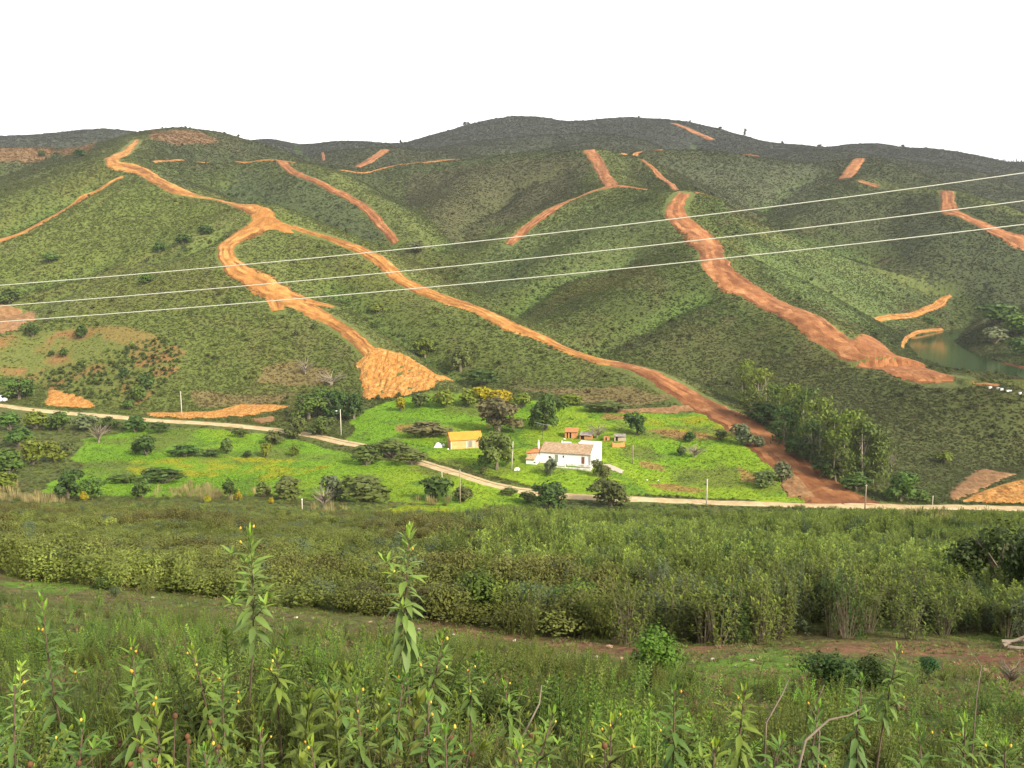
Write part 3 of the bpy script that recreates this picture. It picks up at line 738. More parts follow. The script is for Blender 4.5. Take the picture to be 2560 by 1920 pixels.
# terrain mesh
NR, NT = GX.shape
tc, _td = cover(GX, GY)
tv = np.stack([GX, GY, GZ], -1).reshape(-1, 3)
ii = np.arange(NR * NT).reshape(NR, NT)
tf = np.stack([ii[:-1, :-1], ii[:-1, 1:], ii[1:, 1:], ii[1:, :-1]], -1).reshape(-1, 4)
tm = bpy.data.meshes.new('terrain')
tm.vertices.add(len(tv)); tm.vertices.foreach_set('co', tv.ravel())
tm.loops.add(tf.size); tm.loops.foreach_set('vertex_index', tf.ravel().astype(np.int32))
tm.polygons.add(len(tf)); tm.polygons.foreach_set('loop_start', np.arange(0, tf.size, 4, dtype=np.int32))
tm.update(calc_edges=True)
tm.polygons.foreach_set('use_smooth', np.ones(len(tf), bool))
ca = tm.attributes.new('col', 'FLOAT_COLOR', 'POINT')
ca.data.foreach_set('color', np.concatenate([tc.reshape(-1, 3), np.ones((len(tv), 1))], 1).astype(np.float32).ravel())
tm.materials.append(M_GROUND)
tag(link(bpy.data.objects.new('terrain', tm)), kind='structure')

# ---------------------------------------------------------------- the farm: house, shed, ruins
M_WHITE = noisy('whitewash', (.76, .75, .73), (.82, .82, .81), .8, rough=.85, bump=.15, bscale=6)
M_STAIN = noisy('stained_whitewash', (.30, .27, .21), (.70, .68, .62), .9, rough=.9, bump=.2, stretch=(1.6, 1.6, .35), c2=(.78, .76, .72))
M_OLDTILE = noisy('old_roof_tile', (.24, .16, .095), (.37, .255, .16), 1.6, bump=.3, detail=9, c2=(.48, .37, .25))
M_NEWTILE = noisy('orange_roof_tile', (.62, .255, .035), (.70, .32, .05), .7, bump=.2)
M_REDTILE = noisy('red_roof_tile', (.42, .16, .06), (.55, .24, .10), 1.2, bump=.2)
M_BRICK = noisy('bare_brick', (.58, .31, .12), (.68, .42, .18), 1.0, bump=.3, bscale=14)
M_BRICKR = noisy('orange_brick', (.45, .19, .08), (.56, .27, .12), 1.0, bump=.3, bscale=14)
M_CONC = noisy('concrete', (.50, .45, .36), (.62, .57, .46), 1.5, bump=.15)
M_GREYC = noisy('grey_concrete', (.36, .34, .30), (.48, .46, .41), 2.0, bump=.15)
M_DOORB = plain('brown_door_paint', (.16, .07, .045)); M_DOORG = plain('faded_green_paint', (.20, .23, .15)); M_DOORM = plain('grey_sheet_metal', (.26, .23, .18), .5)
M_GLASS = plain('dark_glass', (.03, .035, .04), .15); M_DARK = plain('dark_inside', (.03, .022, .018), .9)
M_TERR = noisy('terrace_floor', (.16, .12, .075), (.30, .24, .16), .8, bump=.2)
M_SHEET = noisy('fibre_cement_sheet', (.16, .12, .10), (.40, .36, .32), .9, bump=.2)
M_METAL = plain('galvanised_metal', (.42, .42, .40), .45, .6)

def tiled(p00, p10, p01, p11, pitch=.24, row=.42, h=.05, th=.07):
    """tiled roof face between four corners (0/1 along the eave, then from the eave up): rounded tile columns, stepped courses"""
    p00, p10, p01, p11 = map(Vector, (p00, p10, p01, p11))
    L = (p10 - p00).length; Wd = (p01 - p00).length
    nu = max(3, int(L / pitch) * 3); nv = max(2, int(Wd / row)) 
    nrm = (p10 - p00).cross(p01 - p00).normalized()
    mb = MB(); vs = []
    rows = []
    for k in range(nv):
        rows += [(k / nv, .028), ((k + .985) / nv, 0.0)]
    for t, lift in rows:
        for i in range(nu + 1):
            s = i / nu
            p = (p00 * (1 - s) + p10 * s) * (1 - t) + (p01 * (1 - s) + p11 * s) * t
            q = p + nrm * (lift + (h if i % 3 == 1 else h * .8 if i % 3 == 2 else 0) + random.uniform(-.008, .008))
            vs.append(tuple(q))
    nn = nu + 1
    fs = [(r * nn + i, r * nn + i + 1, (r + 1) * nn + i + 1, (r + 1) * nn + i) for r in range(len(rows) - 1) for i in range(nu)]
    mb.add(vs, fs)
    lo = [tuple(p - nrm * th) for p in (p00, p10, p11, p01)]; hi = [tuple(p - nrm * .004) for p in (p00, p10, p11, p01)]
    mb.add(lo + hi, [(3, 2, 1, 0), (0, 1, 5, 4), (1, 2, 6, 5), (2, 3, 7, 6), (3, 0, 4, 7)])
    return mb
def opening(parent, name, x0, x1, z0, z1, m, y=0.0, frame=None, fw=.09):
    o = MB().box(x0, x1, y - .025, y + .02, z0, z1).obj(name, m, parent)
    if frame is not None:
        b = MB()
        for a in ((x0 - fw, x0, z0, z1 + fw), (x1, x1 + fw, z0, z1 + fw), (x0, x1, z1, z1 + fw)):
            b.box(a[0], a[1], y - .05, y + .02, a[2], a[3])
        b.obj('frame', frame, o)
    return o
house = thing('farmhouse', 'long low whitewashed farmhouse with a mottled brown tiled roof', 'house', HF, H_ROT)
W_, Dp, HF_, HB_ = 13.35, 4.4, 2.5, 4.15
mb = MB()
v = [(0, 0, -.6), (W_, 0, -.6), (W_, Dp, -.6), (0, Dp, -.6), (0, 0, HF_), (W_, 0, HF_), (W_, Dp, HB_), (0, Dp, HB_)]
mb.add(v, [(3, 2, 1, 0), (4, 5, 6, 7), (0, 1, 5, 4), (1, 2, 6, 5), (2, 3, 7, 6), (3, 0, 4, 7)])
mb.obj('wall', M_WHITE, house)
rf = tiled((-.15, -.32, HF_ - .02), (W_ - .02, -.32, HF_ - .02), (-.15, Dp + .05, HB_ + .12), (W_ - .02, Dp + .05, HB_ + .12)).obj('roof', M_OLDTILE, house)
mb = MB()                                            # small white finial and pale mortar patches on the roof
mb.tube([(0, 0, 0), (0, 0, .35), (0, 0, .75)], [.2, .15, .03], 6)
mb.obj('finial', M_WHITE, rf).location = (4.75, Dp - .1, HB_ + .1)
mb = MB()
yy = [(-.36, HF_ + .02), (Dp + .05, HB_ + .22)]
mb.add([(W_ + .002, yy[0][0], -.6), (W_ + .36, yy[0][0], -.6), (W_ + .36, yy[1][0], -.6), (W_ + .002, yy[1][0], -.6),
        (W_ + .002, yy[0][0], yy[0][1] + .1), (W_ + .36, yy[0][0], yy[0][1] + .1), (W_ + .36, yy[1][0], yy[1][1] + .12), (W_ + .002, yy[1][0], yy[1][1] + .12)],
       [(3, 2, 1, 0), (4, 5, 6, 7), (0, 1, 5, 4), (1, 2, 6, 5), (2, 3, 7, 6), (3, 0, 4, 7)])
mb.obj('gable_parapet', M_WHITE, house)
MB().box(5.1, 7.2, Dp + .06, Dp + .34, 0, HB_ + .42).obj('back_parapet', M_WHITE, house)
MB().box(9.2, 14.75, Dp + .08, Dp + 3.2, -.6, HB_ + .36).obj('back_annex', M_WHITE, house)
MB().box(9.1, 14.85, Dp + .07, Dp + .3, HB_ + .365, HB_ + .5).obj('back_parapet', M_WHITE, house)
opening(house, 'door', 11.05, 11.65, 0, 1.75, M_DOORB, frame=plain('door_frame_paint', (.22, .11, .09)), fw=.1)
g = opening(house, 'door', 3.95, 4.75, .05, 1.95, M_DOORG, frame=M_CONC, fw=.05)
g['label'] = 'faded green double door'
opening(house, 'window', 6.05, 6.38, 1.3, 1.85, M_GLASS, frame=M_CONC, fw=.05)
opening(house, 'window', 2.3, 2.85, .95, 1.5, M_GLASS, frame=M_CONC, fw=.05)
# kitchen wing on the left, hipped red tiled roof, tall round chimney
mb = MB()
mb.add([(-3.7, .25, -1.2), (-.003, .25, -1.2), (-.003, 4.2, -1.2), (-3.7, 4.2, -1.2), (-3.7, .25, 1.75), (-.003, .25, 2.2), (-.003, 4.2, 2.6), (-3.7, 4.2, 1.75)],
       [(3, 2, 1, 0), (0, 1, 5, 4), (1, 2, 6, 5), (2, 3, 7, 6), (3, 0, 4, 7), (4, 5, 6), (4, 6, 7)])
mb.obj('kitchen_wing_wall', M_WHITE, house)
mb = tiled((-3.95, 0.05, 1.78), (-.02, -.05, 2.36), (-1.2, 2.9, 3.1), (-.02, 3.0, 3.35))
m2 = tiled((-3.95, 4.4, 1.78), (-3.95, .05, 1.78), (-1.2, 3.0, 3.1), (-1.2, 2.9, 3.1))
off = mb.n; mb.v += m2.v; mb.f += [tuple(i + off for i in f) for f in m2.f]; mb.s += m2.s; mb.n += m2.n
mb.obj('kitchen_wing_roof', M_REDTILE, house)
ch = MB().tube([(0, 0, 0), (0, 0, 2.15)], [.27, .235], 10).obj('chimney', M_WHITE, house, True); ch.location = (-.95, 1.7, 2.55)
MB().tube([(0, 0, 2.153), (0, 0, 2.25), (0, 0, 2.253), (0, 0, 2.55), (0, 0, 2.555), (0, 0, 2.7)], [.30, .30, .2, .2, .31, .12], 10).obj('chimney_cap', noisy('cap_plaster', (.55, .45, .28), (.7, .62, .45), 3), ch)
# lower store in front of the kitchen wing
MB().add([(-3.1, -2.7, -3), (-.3, -2.7, -3), (-.3, .2, -3), (-3.1, .2, -3), (-3.1, -2.7, .93), (-.3, -2.7, .93), (-.3, .2, 1.62), (-3.1, .2, 1.62)],
         [(3, 2, 1, 0), (4, 5, 6, 7), (0, 1, 5, 4), (1, 2, 6, 5), (2, 3, 7, 6), (3, 0, 4, 7)]).obj('store_wall', M_WHITE, house)
tiled((-3.25, -2.95, .93), (-.75, -2.95, .93), (-3.25, .1, 1.68), (-.75, .1, 1.68)).obj('store_roof', noisy('straw_tile', (.26, .18, .09), (.42, .31, .17), 2.2, c2=(.5, .4, .22)), house)
opening(house, 'window', -1.05, -.6, .05, .3, M_GLASS, y=-2.7)
# terrace in front, held by a stained wall
MB().box(-.297, 13.9, -2.75, -2.4, -4.2, -.55).obj('terrace_wall', M_STAIN, house)
MB().box(13.553, 13.9, -2.397, 1.2, -4.2, -.6).obj('terrace_wall', M_STAIN, house)
MB().box(-.297, 13.55, -2.397, -.003, -4, -.68).obj('terrace_floor', M_TERR, house)
MB().box(0, 13.3, -.5, -.003, -.677, -.1).obj('plinth', M_STAIN, house)
for x in (4.55, 7.15): MB().box(x, x + .2, -2.7, -2.5, -.548, .5).obj('terrace_post', M_WHITE, house)
MB().box(3.6, 6.6, -1.3, -1.0, -.677, .12).obj('garden_ledge', M_WHITE, house)

shed = thing('brick_shed', 'brick shed with a bright orange tiled gable roof and grey metal door', 'shed', SHF, S_ROT)
SW, SD, SH, SR = 8.9, 5.4, 2.42, 4.05
mb = MB()
mb.add([(0, 0, -.5), (SW, 0, -.5), (SW, SD, -.5), (0, SD, -.5), (0, 0, SH), (SW, 0, SH), (SW, SD, SH), (0, SD, SH), (0, SD / 2, SR - .05), (SW, SD / 2, SR - .05)],
       [(3, 2, 1, 0), (0, 1, 5, 4), (2, 3, 7, 6), (1, 2, 6, 9, 5), (3, 0, 4, 8, 7)])
mb.obj('wall', M_BRICK, shed)
MB().add([(-.03, .28, -.3), (-.03, SD - .28, -.3), (-.03, SD - .28, SH - .25), (-.03, .28, SH - .25), (-.004, .28, -.3), (-.004, SD - .28, -.3), (-.004, SD - .28, SH - .25), (-.004, .28, SH - .25)],
         [(0, 1, 2, 3), (4, 5, 1, 0), (7, 6, 5, 4), (3, 2, 6, 7), (0, 3, 7, 4), (1, 5, 6, 2)]).obj('side_infill', M_BRICKR, shed)
MB().box(6.75, 8.85, -.03, -.004, -.1, 2.1).obj('front_infill', noisy('pink_brick', (.52, .30, .17), (.60, .38, .23), 1.0, bump=.3, bscale=14), shed)
for x in (-.04, 4.25, 6.35, 8.62): MB().box(x, x + .28, -.045, .2, -.4, 2.2).obj('column', M_CONC, shed)
MB().box(-.04, 6.63, -.05, .2, 2.203, SH).obj('ring_beam', M_CONC, shed)
d = opening(shed, 'door', 4.85, 6.05, .25, 2.0, M_DOORM, y=-.02, frame=M_CONC, fw=.12)
MB().box(5.42, 5.46, -.055, -.047, .3, 1.95).obj('door_seam', M_DARK, d)
for sgn in (0, 1):
    y0, y1 = (-.28, SD / 2) if not sgn else (SD + .28, SD / 2)
    a, b = (-.22, SW + .18) if not sgn else (SW + .18, -.22)
    tiled((a, y0, SH - .08), (b, y0, SH - .08), (a, y1, SR), (b, y1, SR)).obj('roof', M_NEWTILE, shed)
MB().tube([(-.25, SD / 2, SR + .05), (SW + .2, SD / 2, SR + .05)], .12, 6).obj('ridge_cap', M_NEWTILE, shed)

def hut(label, u, v, D, w, dp, h, rot, rise, roofm, wallm, doors=(), sheet=False, name='brick_hut', noroof=False):
    p = at(u, v, D)
    t = thing(name, label, 'hut', p, rot)
    b = MB()
    b.box(0, .18, 0, dp, -1, h); b.box(w - .18, w, 0, dp, -1, h); b.box(.183, w - .183, dp - .18, dp, -1, h + rise)
    x = .183
    for a, c in list(doors) + [(w - .183, w - .183)]:
        if a - x > .02: b.box(x, a, 0, .18, -1, h - .004)
        x = c
    b.obj('wall', wallm, t)
    for a, c in doors:
        MB().box(a + .004, c - .004, .4, .45, -.8, h - .1).obj('doorway', M_DARK, t)
    if not noroof:
        if sheet:
            n = int(w / .9)
            for k in range(n):
                z = random.uniform(0, .07)
                tiled((k * w / n, -.3, h + .04 + z), ((k + 1) * w / n - .02, -.3 + random.uniform(-.2, .2), h + .04 + z), (k * w / n, dp + .1, h + rise + .05 + z), ((k + 1) * w / n - .02, dp + .1, h + rise + .05 + z), .18, 3, .035, .02).obj('roof_sheet', roofm, t)
        else:
            tiled((-.12, -.25, h + .02), (w + .12, -.25, h + .02), (-.12, dp + .12, h + rise + .08), (w + .12, dp + .12, h + rise + .08)).obj('roof', roofm, t)
    return t
r1 = hut('old orange brick hut with two openings and worn tile roof behind the farmhouse', 1220, 946, 254, 3.7, 2.6, 1.75, math.radians(-8), .75, M_REDTILE, M_BRICKR, [(.55, .95), (1.35, 1.85)])
hut('open fronted hut roofed with broken grey sheets beside the orange hut', 1252, 949, 253, 3.6, 2.6, 1.15, math.radians(-12), .6, M_SHEET, M_BRICKR, [(.3, 1.35)], sheet=True)
hut('tiny roofless brick pen behind the bare grey bush', 1304, 952, 252, 1.7, 1.4, .95, math.radians(-5), .1, M_SHEET, M_BRICKR, [(.5, .9)], noroof=True)
hut('pale brick hut with a dark doorway and low roof right of the farmhouse', 1327, 953, 252, 3.3, 2.2, 1.3, math.radians(-5), .4, M_SHEET, noisy('pale_brick', (.40, .30, .20), (.52, .42, .30), 1.2, bump=.3), [(.35, 1.0)], sheet=True)
p = at(1323, 966, 247)
pen = thing('brick_pen', 'bright orange brick pen in front of the pale hut', 'wall', p, math.radians(2))
MB().box(0, 3.4, 0, .2, -.8, 1.15).box(0, .2, .203, 1.6, -.8, 1.1).box(3.2, 3.4, .203, 1.6, -.8, 1.1).obj('wall', noisy('bright_brick', (.58, .24, .08), (.68, .32, .12), 1.2, bump=.2, bscale=12), pen)

# low white wall stub and small things about the farm
def crumple(w, d, h, seed, n=9):
    mb = MB(); vs = []
    for i in range(n + 1):
        for j in range(n + 1):
            s, t = i / n, j / n
            e = (min(s, 1 - s, t, 1 - t) * 4); e = min(1, e)
            z = h * e * (.35 + .9 * float(noise(np.array([s * 3]), np.array([t * 3]), .7, seed, 3)[0]))
            vs.append(((s - .5) * w + random.uniform(-.05, .05), (t - .5) * d + random.uniform(-.05, .05), z - .05))
    fs = [(i * (n + 1) + j, (i + 1) * (n + 1) + j, (i + 1) * (n + 1) + j + 1, i * (n + 1) + j + 1) for i in range(n) for j in range(n)]
    return mb.add(vs, fs)
M_PLAST = plain('white_plastic', (.78, .78, .76), .5)
p = at(947, 965, 243)
o = crumple(2.4, 2.2, 1.1, 4).obj('plastic_sheet', M_PLAST); o.location = p
tag(o, 'white plastic sheet thrown over a heap left of the brick shed', 'sheet')
p = at(958, 963, 243); o = crumple(.9, .9, .8, 6, 6).obj('plastic_sack', M_PLAST); o.location = p; tag(o, 'small white plastic sack between the sheet and the brick shed', 'sack')
p = at(968, 971, 241); o = crumple(.5, .5, .5, 8, 5).obj('plastic_bucket', M_PLAST); o.location = p; tag(o, 'tiny white bucket at the front corner of the brick shed', 'bucket')
for k, (u, v, w) in enumerate(((1219, 949, .9), (1398, 1037, .5), (1422, 1038, .5), (1117, 1015, 1.6))):
    p = at(u * 1.0, v, None); o = crumple(w, w * .7, w * .5, 20 + k, 5).obj('white_rubble', M_PLAST if k else M_CONC)
    o.location = p
    tag(o, ('pale slab lying behind the farmhouse roof', 'left one of two white scraps in the grass below the farmhouse', 'right one of two white scraps in the grass below the farmhouse', 'white rubble heap beside the street lamp by the farmhouse')[k], 'rubble')

# TV aerial on its mast
p = at(1172, 949, 250)
a = thing('tv_aerial', 'television aerial on a dark mast behind the farmhouse', 'aerial', p)
MB().tube([(0, 0, -.3), (0, 0, 4.3)], .06, 6).obj('mast', plain('dark_mast', (.06, .055, .045)), a)
b = MB(); b.tube([(-2.1, 0, 4.9), (1.6, 0, 4.1)], .035, 4)
for k in range(9):
    t = k / 8; x = -2.0 + 3.5 * t; z = 4.88 - .78 * t
    b.tube([(x, -.35 - .1 * t, z), (x, .35 + .1 * t, z)], .022, 4)
b.tube([(-2.0, 0, 4.15), (2.2, .2, 4.25)], .03, 4)
b.obj('antenna', M_METAL, a)

# ---------------------------------------------------------------- utility poles and the three cables
M_POLE = noisy('pole_concrete', (.46, .42, .33), (.60, .56, .46), 1.0); M_WPOLE = noisy('pole_wood', (.22, .18, .12), (.34, .29, .21), 1.5)
POLES = [
 (393, 902, 845, None, M_POLE, 'pale utility pole by the road beside the long orange cut bank', 280),
 (737, 941, 883, 'l', M_POLE, 'street lamp pole at the road below the quarry face', 256),
 (1105, 1013, 952, 'l', M_POLE, 'leaning street lamp pole left of the white farmhouse', 219),
 (994, 1088, 1011, None, M_WPOLE, 'tall grey wooden pole this side of the gravel road', 188),
 (955, 1041, 1018, None, M_POLE, 'short pale post above the dark round bush', 212),
 (1526, 1090, 1033, None, M_POLE, 'yellowish pole at the road edge below the green field', 196),
 (1868, 1104, 1044, None, M_WPOLE, 'grey pole where the red track meets the road', 194),
 (1367, 1002, 960, None, M_WPOLE, 'thin grey pole in the field right of the farmhouse', 228),
 (2014, 1093, 1070, None, M_POLE, 'short pale post at the road near the right hand cut bank', 198),
 (653, 1106, 1078, 'l', M_POLE, 'short white post with a small head in the scrub left of centre', 168),
]
for (u, v, vt, lamp, m, lab, D) in POLES:
    p = at(u, v, D)
    ht = (v - vt) * p[1] / FPX * 1.02
    lean = .055 if u == 1105 else random.uniform(-.01, .01)
    nm = 'street_lamp' if (lamp and ht > 4) else 'utility_pole' if ht > 4 else 'post'
    t = thing(nm, lab, 'street lamp' if nm == 'street_lamp' else 'pole' if ht > 4 else 'post', p)
    t.rotation_euler = (0, lean, 0)
    MB().tube([(0, 0, -.6), (0, 0, ht * .5), (0, 0, ht)], [.17 if ht > 4 else .1, .14 if ht > 4 else .1, .10 if ht > 4 else .09], 8).obj('pole', m, t, True)
    if nm == 'street_lamp':
        MB().tube([(0, 0, ht - .75), (-.45, 0, ht - .55), (-.95, 0, ht - .5)], .035, 5).obj('lamp_arm', M_METAL, t)
        MB().tube([(-.9, 0, ht - .5), (-1.0, 0, ht - .52), (-1.35, 0, ht - .58), (-1.5, 0, ht - .6)], [.06, .15, .17, .05], 8).obj('lamp_head', plain('lamp_shell', (.75, .75, .74), .4), t, True)
    elif ht > 4:
        for k in (-.14, .14):
            MB().tube([(k, 0, ht - .5), (k, 0, ht - .3), (k, 0, ht - .22)], [.05, .07, .03], 6).obj('insulator', M_METAL, t)
    elif lamp:
        MB().tube([(0, 0, ht + .002), (0, 0, ht + .15)], [.15, .1], 6).obj('cap', M_PLAST, t)
M_CABLE = plain('pale_cable_sheath', (.52, .52, .43), .5)
for k, (pts, lab) in enumerate((
    (((0, 615), (734, 556), (1512, 462), (2212, 375)), 'topmost of the three pale overhead cables crossing the valley'),
    (((0, 661), (734, 599.5), (1512, 518), (2212, 434)), 'middle one of the three pale overhead cables crossing the valley'),
    (((0, 695), (734, 638.5), (1512, 562.5), (2212, 485)), 'lowest of the three pale overhead cables crossing the valley'))):
    u = np.array([q[0] for q in pts], float); v = np.array([q[1] for q in pts], float)
    c = np.polyfit(u, v, 2)
    P3 = []
    for uu in np.linspace(-700, 2900, 60):
        vv = np.polyval(c, uu); P3.append(P(uu, vv, 26 - 3.5 * (uu / 2212)))
    P3 = [Vector(q) for q in P3]
    o = MB().tube(P3, .0138, 6).obj('overhead_cable', M_CABLE, None, True)
    tag(o, lab, 'cable', 'overhead cables')

# white hive boxes by the dam
M_HIVE = plain('white_painted_wood', (.74, .74, .72), .6)
for k, (u, v, w, lab) in enumerate(((2139, 839, .85, 'leftmost white box in the row on the grassy dam'), (2155.5, 840.5, .55, 'second white box in the row on the grassy dam, the smallest'), (2164, 842.5, .8, 'tall white box in the middle of the row on the grassy dam'), (2179, 845, 1.5, 'long flat white box on the grassy dam'), (2203, 851, .7, 'rightmost white box in the row on the grassy dam'))):
    p = at(u, v, 282)
    t = thing('hive_box', lab, 'box', p, random.uniform(-.3, .3), 'white boxes on the dam')
    MB().box(-w / 2, w / 2, -.3, .3, -.1, .5 if w < 1 else .32).obj('body', M_HIVE, t)
    MB().box(-w / 2 - .05, w / 2 + .05, -.35, .35, (.5 if w < 1 else .32) + .003, (.58 if w < 1 else .39)).obj('lid', M_HIVE, t)

# white van at the left edge
p = at(-2, 868, 292)
van = thing('white_van', 'white van parked under the round tree at the left edge', 'van', p, math.radians(4))
prof = [(-4.4, .35), (-4.4, 2.1), (-3.9, 2.3), (.5, 2.3), (1.0, 2.15), (1.5, 1.35), (2.3, 1.15), (2.45, .9), (2.45, .35)]
mb = MB(); n = len(prof)
mb.add([(x, y, z) for y in (-.95, .95) for x, z in prof], [tuple(range(n)), tuple(range(2 * n - 1, n - 1, -1))] + [(i, i + n, (i + 1) % n + n, (i + 1) % n) for i in range(n)])
mb.obj('body', plain('white_car_paint', (.78, .79, .80), .3), van)
MB().add([(1.06, -.85, 2.08), (1.06, .85, 2.08), (1.54, .85, 1.38), (1.54, -.85, 1.38), (1.02, -.85, 2.06), (1.02, .85, 2.06), (1.5, .85, 1.36), (1.5, -.85, 1.36)], [(0, 3, 2, 1), (4, 5, 6, 7), (0, 1, 5, 4), (1, 2, 6, 5), (2, 3, 7, 6), (3, 0, 4, 7)]).obj('windscreen', M_GLASS, van)
MB().box(.05, .95, -.97, -.953, 1.35, 2.0).obj('window', M_GLASS, van)
M_TYRE = plain('tyre_rubber', (.025, .025, .025), .8)
for x in (-3.3, 1.6):
    for y in (-.9, .9):
        w = MB().tube([(x, y - .1, .33), (x, y + .1, .33)], .34, 14).obj('wheel', M_TYRE, van)
        MB().tube([(x, y - .115, .33), (x, y + .115, .33)], .18, 10).obj('rim', M_METAL, w)

ORD = ('leftmost', 'second from the left', 'third from the left', 'fourth from the left', 'fifth from the left', 'sixth from the left', 'seventh from the left', 'eighth from the left', 'ninth from the left', 'tenth from the left', 'eleventh from the left', 'twelfth from the left', 'thirteenth from the left', 'fourteenth from the left', 'fifteenth from the left', 'sixteenth from the left', 'seventeenth from the left')
def rank_labels(obs, us, what):
    """look-alikes in a row: told apart by their place, counted from the nearer end"""
    o = sorted(range(len(obs)), key=lambda i: us[i]); n = len(o)
    for r, i in enumerate(o):
        w = ORD[r] if r < (n + 1) // 2 else ORD[n - 1 - r].replace('left', 'right')
        obs[i]['label'] = '%s of the %s' % (w, what)
# ---------------------------------------------------------------- plant shapes
R_ = random.Random(5)
def rdir(up=0.0):
    while True:
        d = Vector((R_.uniform(-1, 1), R_.uniform(-1, 1), R_.uniform(-1, 1)))
        if .05 < d.length < 1:
            d.normalize(); d.z += up
            return d.normalized()
def blob(mb, lobes, n, L, asp=.6, inner=.55, up=.35, shade=(.25, .8)):
    """leaf-cluster faces spread through lobes (centre, radii)"""
    wsum = sum(l[1][0] * l[1][1] + l[1][0] * l[1][2] for l in lobes)
    for c, r in lobes:
        k = int(n * (r[0] * r[1] + r[0] * r[2]) / wsum)
        ls = R_.uniform(-.15, .15)
        for _ in range(k):
            d = rdir(.15)
            q = R_.uniform(inner, 1.08) * (1 + .18 * math.sin(d.x * 5 + c[0] * 9) * math.cos(d.y * 6 + c[1] * 7))
            p = (c[0] + d.x * r[0] * q, c[1] + d.y * r[1] * q, max(.02, c[2] + d.z * r[2] * q))
            nn = (d + Vector((0, 0, up)) + rdir() * .75)
            mb.quad(p, nn, L * R_.uniform(.6, 1.3), min(1, max(0, R_.uniform(*shade) + ls)), asp, R_.uniform(0, 6.3))
    return mb
def rand_lobes(k, R, H, z0=.35, spread=.55, size=(.38, .6)):
    out = []
    for i in range(k):
        a = 2 * math.pi * (i + R_.random() * .7) / k; d = R * spread * math.sqrt(R_.uniform(.15, 1))
        s = R_.uniform(*size) * R
        out.append(((math.cos(a) * d, math.sin(a) * d, H * R_.uniform(z0, .78)), (s, s, min(s * R_.uniform(.7, 1.0), H * .42))))
    out.append(((0, 0, H * .62), (R * .5, R * .5, H * .38)))
    return out
def limbs(mb, H, R, k=6, r0=.05, z=.25, n=5):
    for i in range(k):
        a = 2 * math.pi * i / k + R_.uniform(-.4, .4)
        e = (math.cos(a) * R * R_.uniform(.4, .75), math.sin(a) * R * R_.uniform(.4, .75), H * R_.uniform(.55, .85))
        m_ = (e[0] * .35 + R_.uniform(-.04, .04), e[1] * .35 + R_.uniform(-.04, .04), H * (z + .2))
        mb.tube([(0, 0, H * z * .6), m_, e], [r0 * .6, r0 * .4, r0 * .12], n)
# all shapes have unit size: radius .5, height 1; they are scaled where they stand
def low_clump():
    mb = MB()
    blob(mb, [((R_.uniform(-.2, .2), R_.uniform(-.2, .2), R_.uniform(.25, .5)), (.36, .36, .46)) for _ in range(3)], 84, .115, .6, .15)
    return mb
def spiky_clump():
    mb = MB()
    for _ in range(26):
        a = R_.uniform(0, 6.3); d = R_.random() * .32
        mb.leaf((math.cos(a) * d, math.sin(a) * d, R_.uniform(0, .35)), (math.cos(a) * R_.uniform(.2, .9), math.sin(a) * R_.uniform(.2, .9), R_.uniform(.6, 1.3)), R_.uniform(.35, .65), .13, .15, R_.uniform(.2, .9), 2)
    return mb
def bush_mesh(seed, n=620, L=.085, k=6):
    R_.seed(seed); mb = MB(); blob(mb, rand_lobes(k, .5, 1.0), n, L); return mb
def bush_stem(seed):
    R_.seed(seed); mb = MB(); limbs(mb, .8, .4, 6, .06, .05, 4); return mb
def tree_mesh(seed, n=1300, L=.055, k=10, zlow=.26):
    R_.seed(seed); mb = MB(); blob(mb, rand_lobes(k, .5, 1.0, zlow, .75, (.26, .46)), n, L, inner=.45); return mb
def tree_trunk(seed):
    R_.seed(seed); mb = MB(); mb.tube([(0, 0, -.05), (.01, .0, .15), (.0, .01, .34)], [.06, .045, .035], 7); limbs(mb, .95, .45, 7, .05, .3, 5); return mb
def euca_mesh(seed, n=1500):
    R_.seed(seed); mb = MB(); lobes = []
    for i in range(11):
        z = .38 + .55 * (i / 10) + R_.uniform(-.04, .04); a = R_.uniform(0, 6.3); d = R_.uniform(.08, .34) * (1.15 - abs(z - .62))
        s = R_.uniform(.17, .29)
        lobes.append(((math.cos(a) * d, math.sin(a) * d, z), (s, s, s * .46)))
    lobes.append(((0, 0, .93), (.16, .16, .08)))
    for q in range(3): a = q * 2.1 + seed; lobes.append(((math.cos(a) * .2, math.sin(a) * .2, .22), (.26, .26, .16)))
    blob(mb, lobes, n, .038, .5, .2, .2); return mb
def euca_trunk(seed):
    R_.seed(seed); mb = MB()
    for q in range(2):
        x = (q * .16) - .05; mb.tube([(x, q * .05, -.03), (x * 1.3 + .02, .01, .35), (x * 1.2, -.02, .9)], [.026, .018, .006], 6)
    limbs(mb, 1.0, .4, 7, .018, .42, 4); return mb
def bare_mesh(seed, k=46):
    R_.seed(seed); mb = MB(); mb.tube([(0, 0, -.05), (.02, 0, .2), (0, .03, .4)], [.045, .035, .02], 5)
    for i in range(k):
        a = R_.uniform(0, 6.3); z = R_.uniform(.12, .5)
        d1 = (math.cos(a) * .22, math.sin(a) * .22, z + .2); d2 = (d1[0] * R_.uniform(1.5, 2.2) + R_.uniform(-.1, .1), d1[1] * R_.uniform(1.5, 2.2), z + R_.uniform(.25, .55))
        mb.tube([(0, 0, z), d1, d2], [.016, .010, .004], 3, .6, False)
    return mb
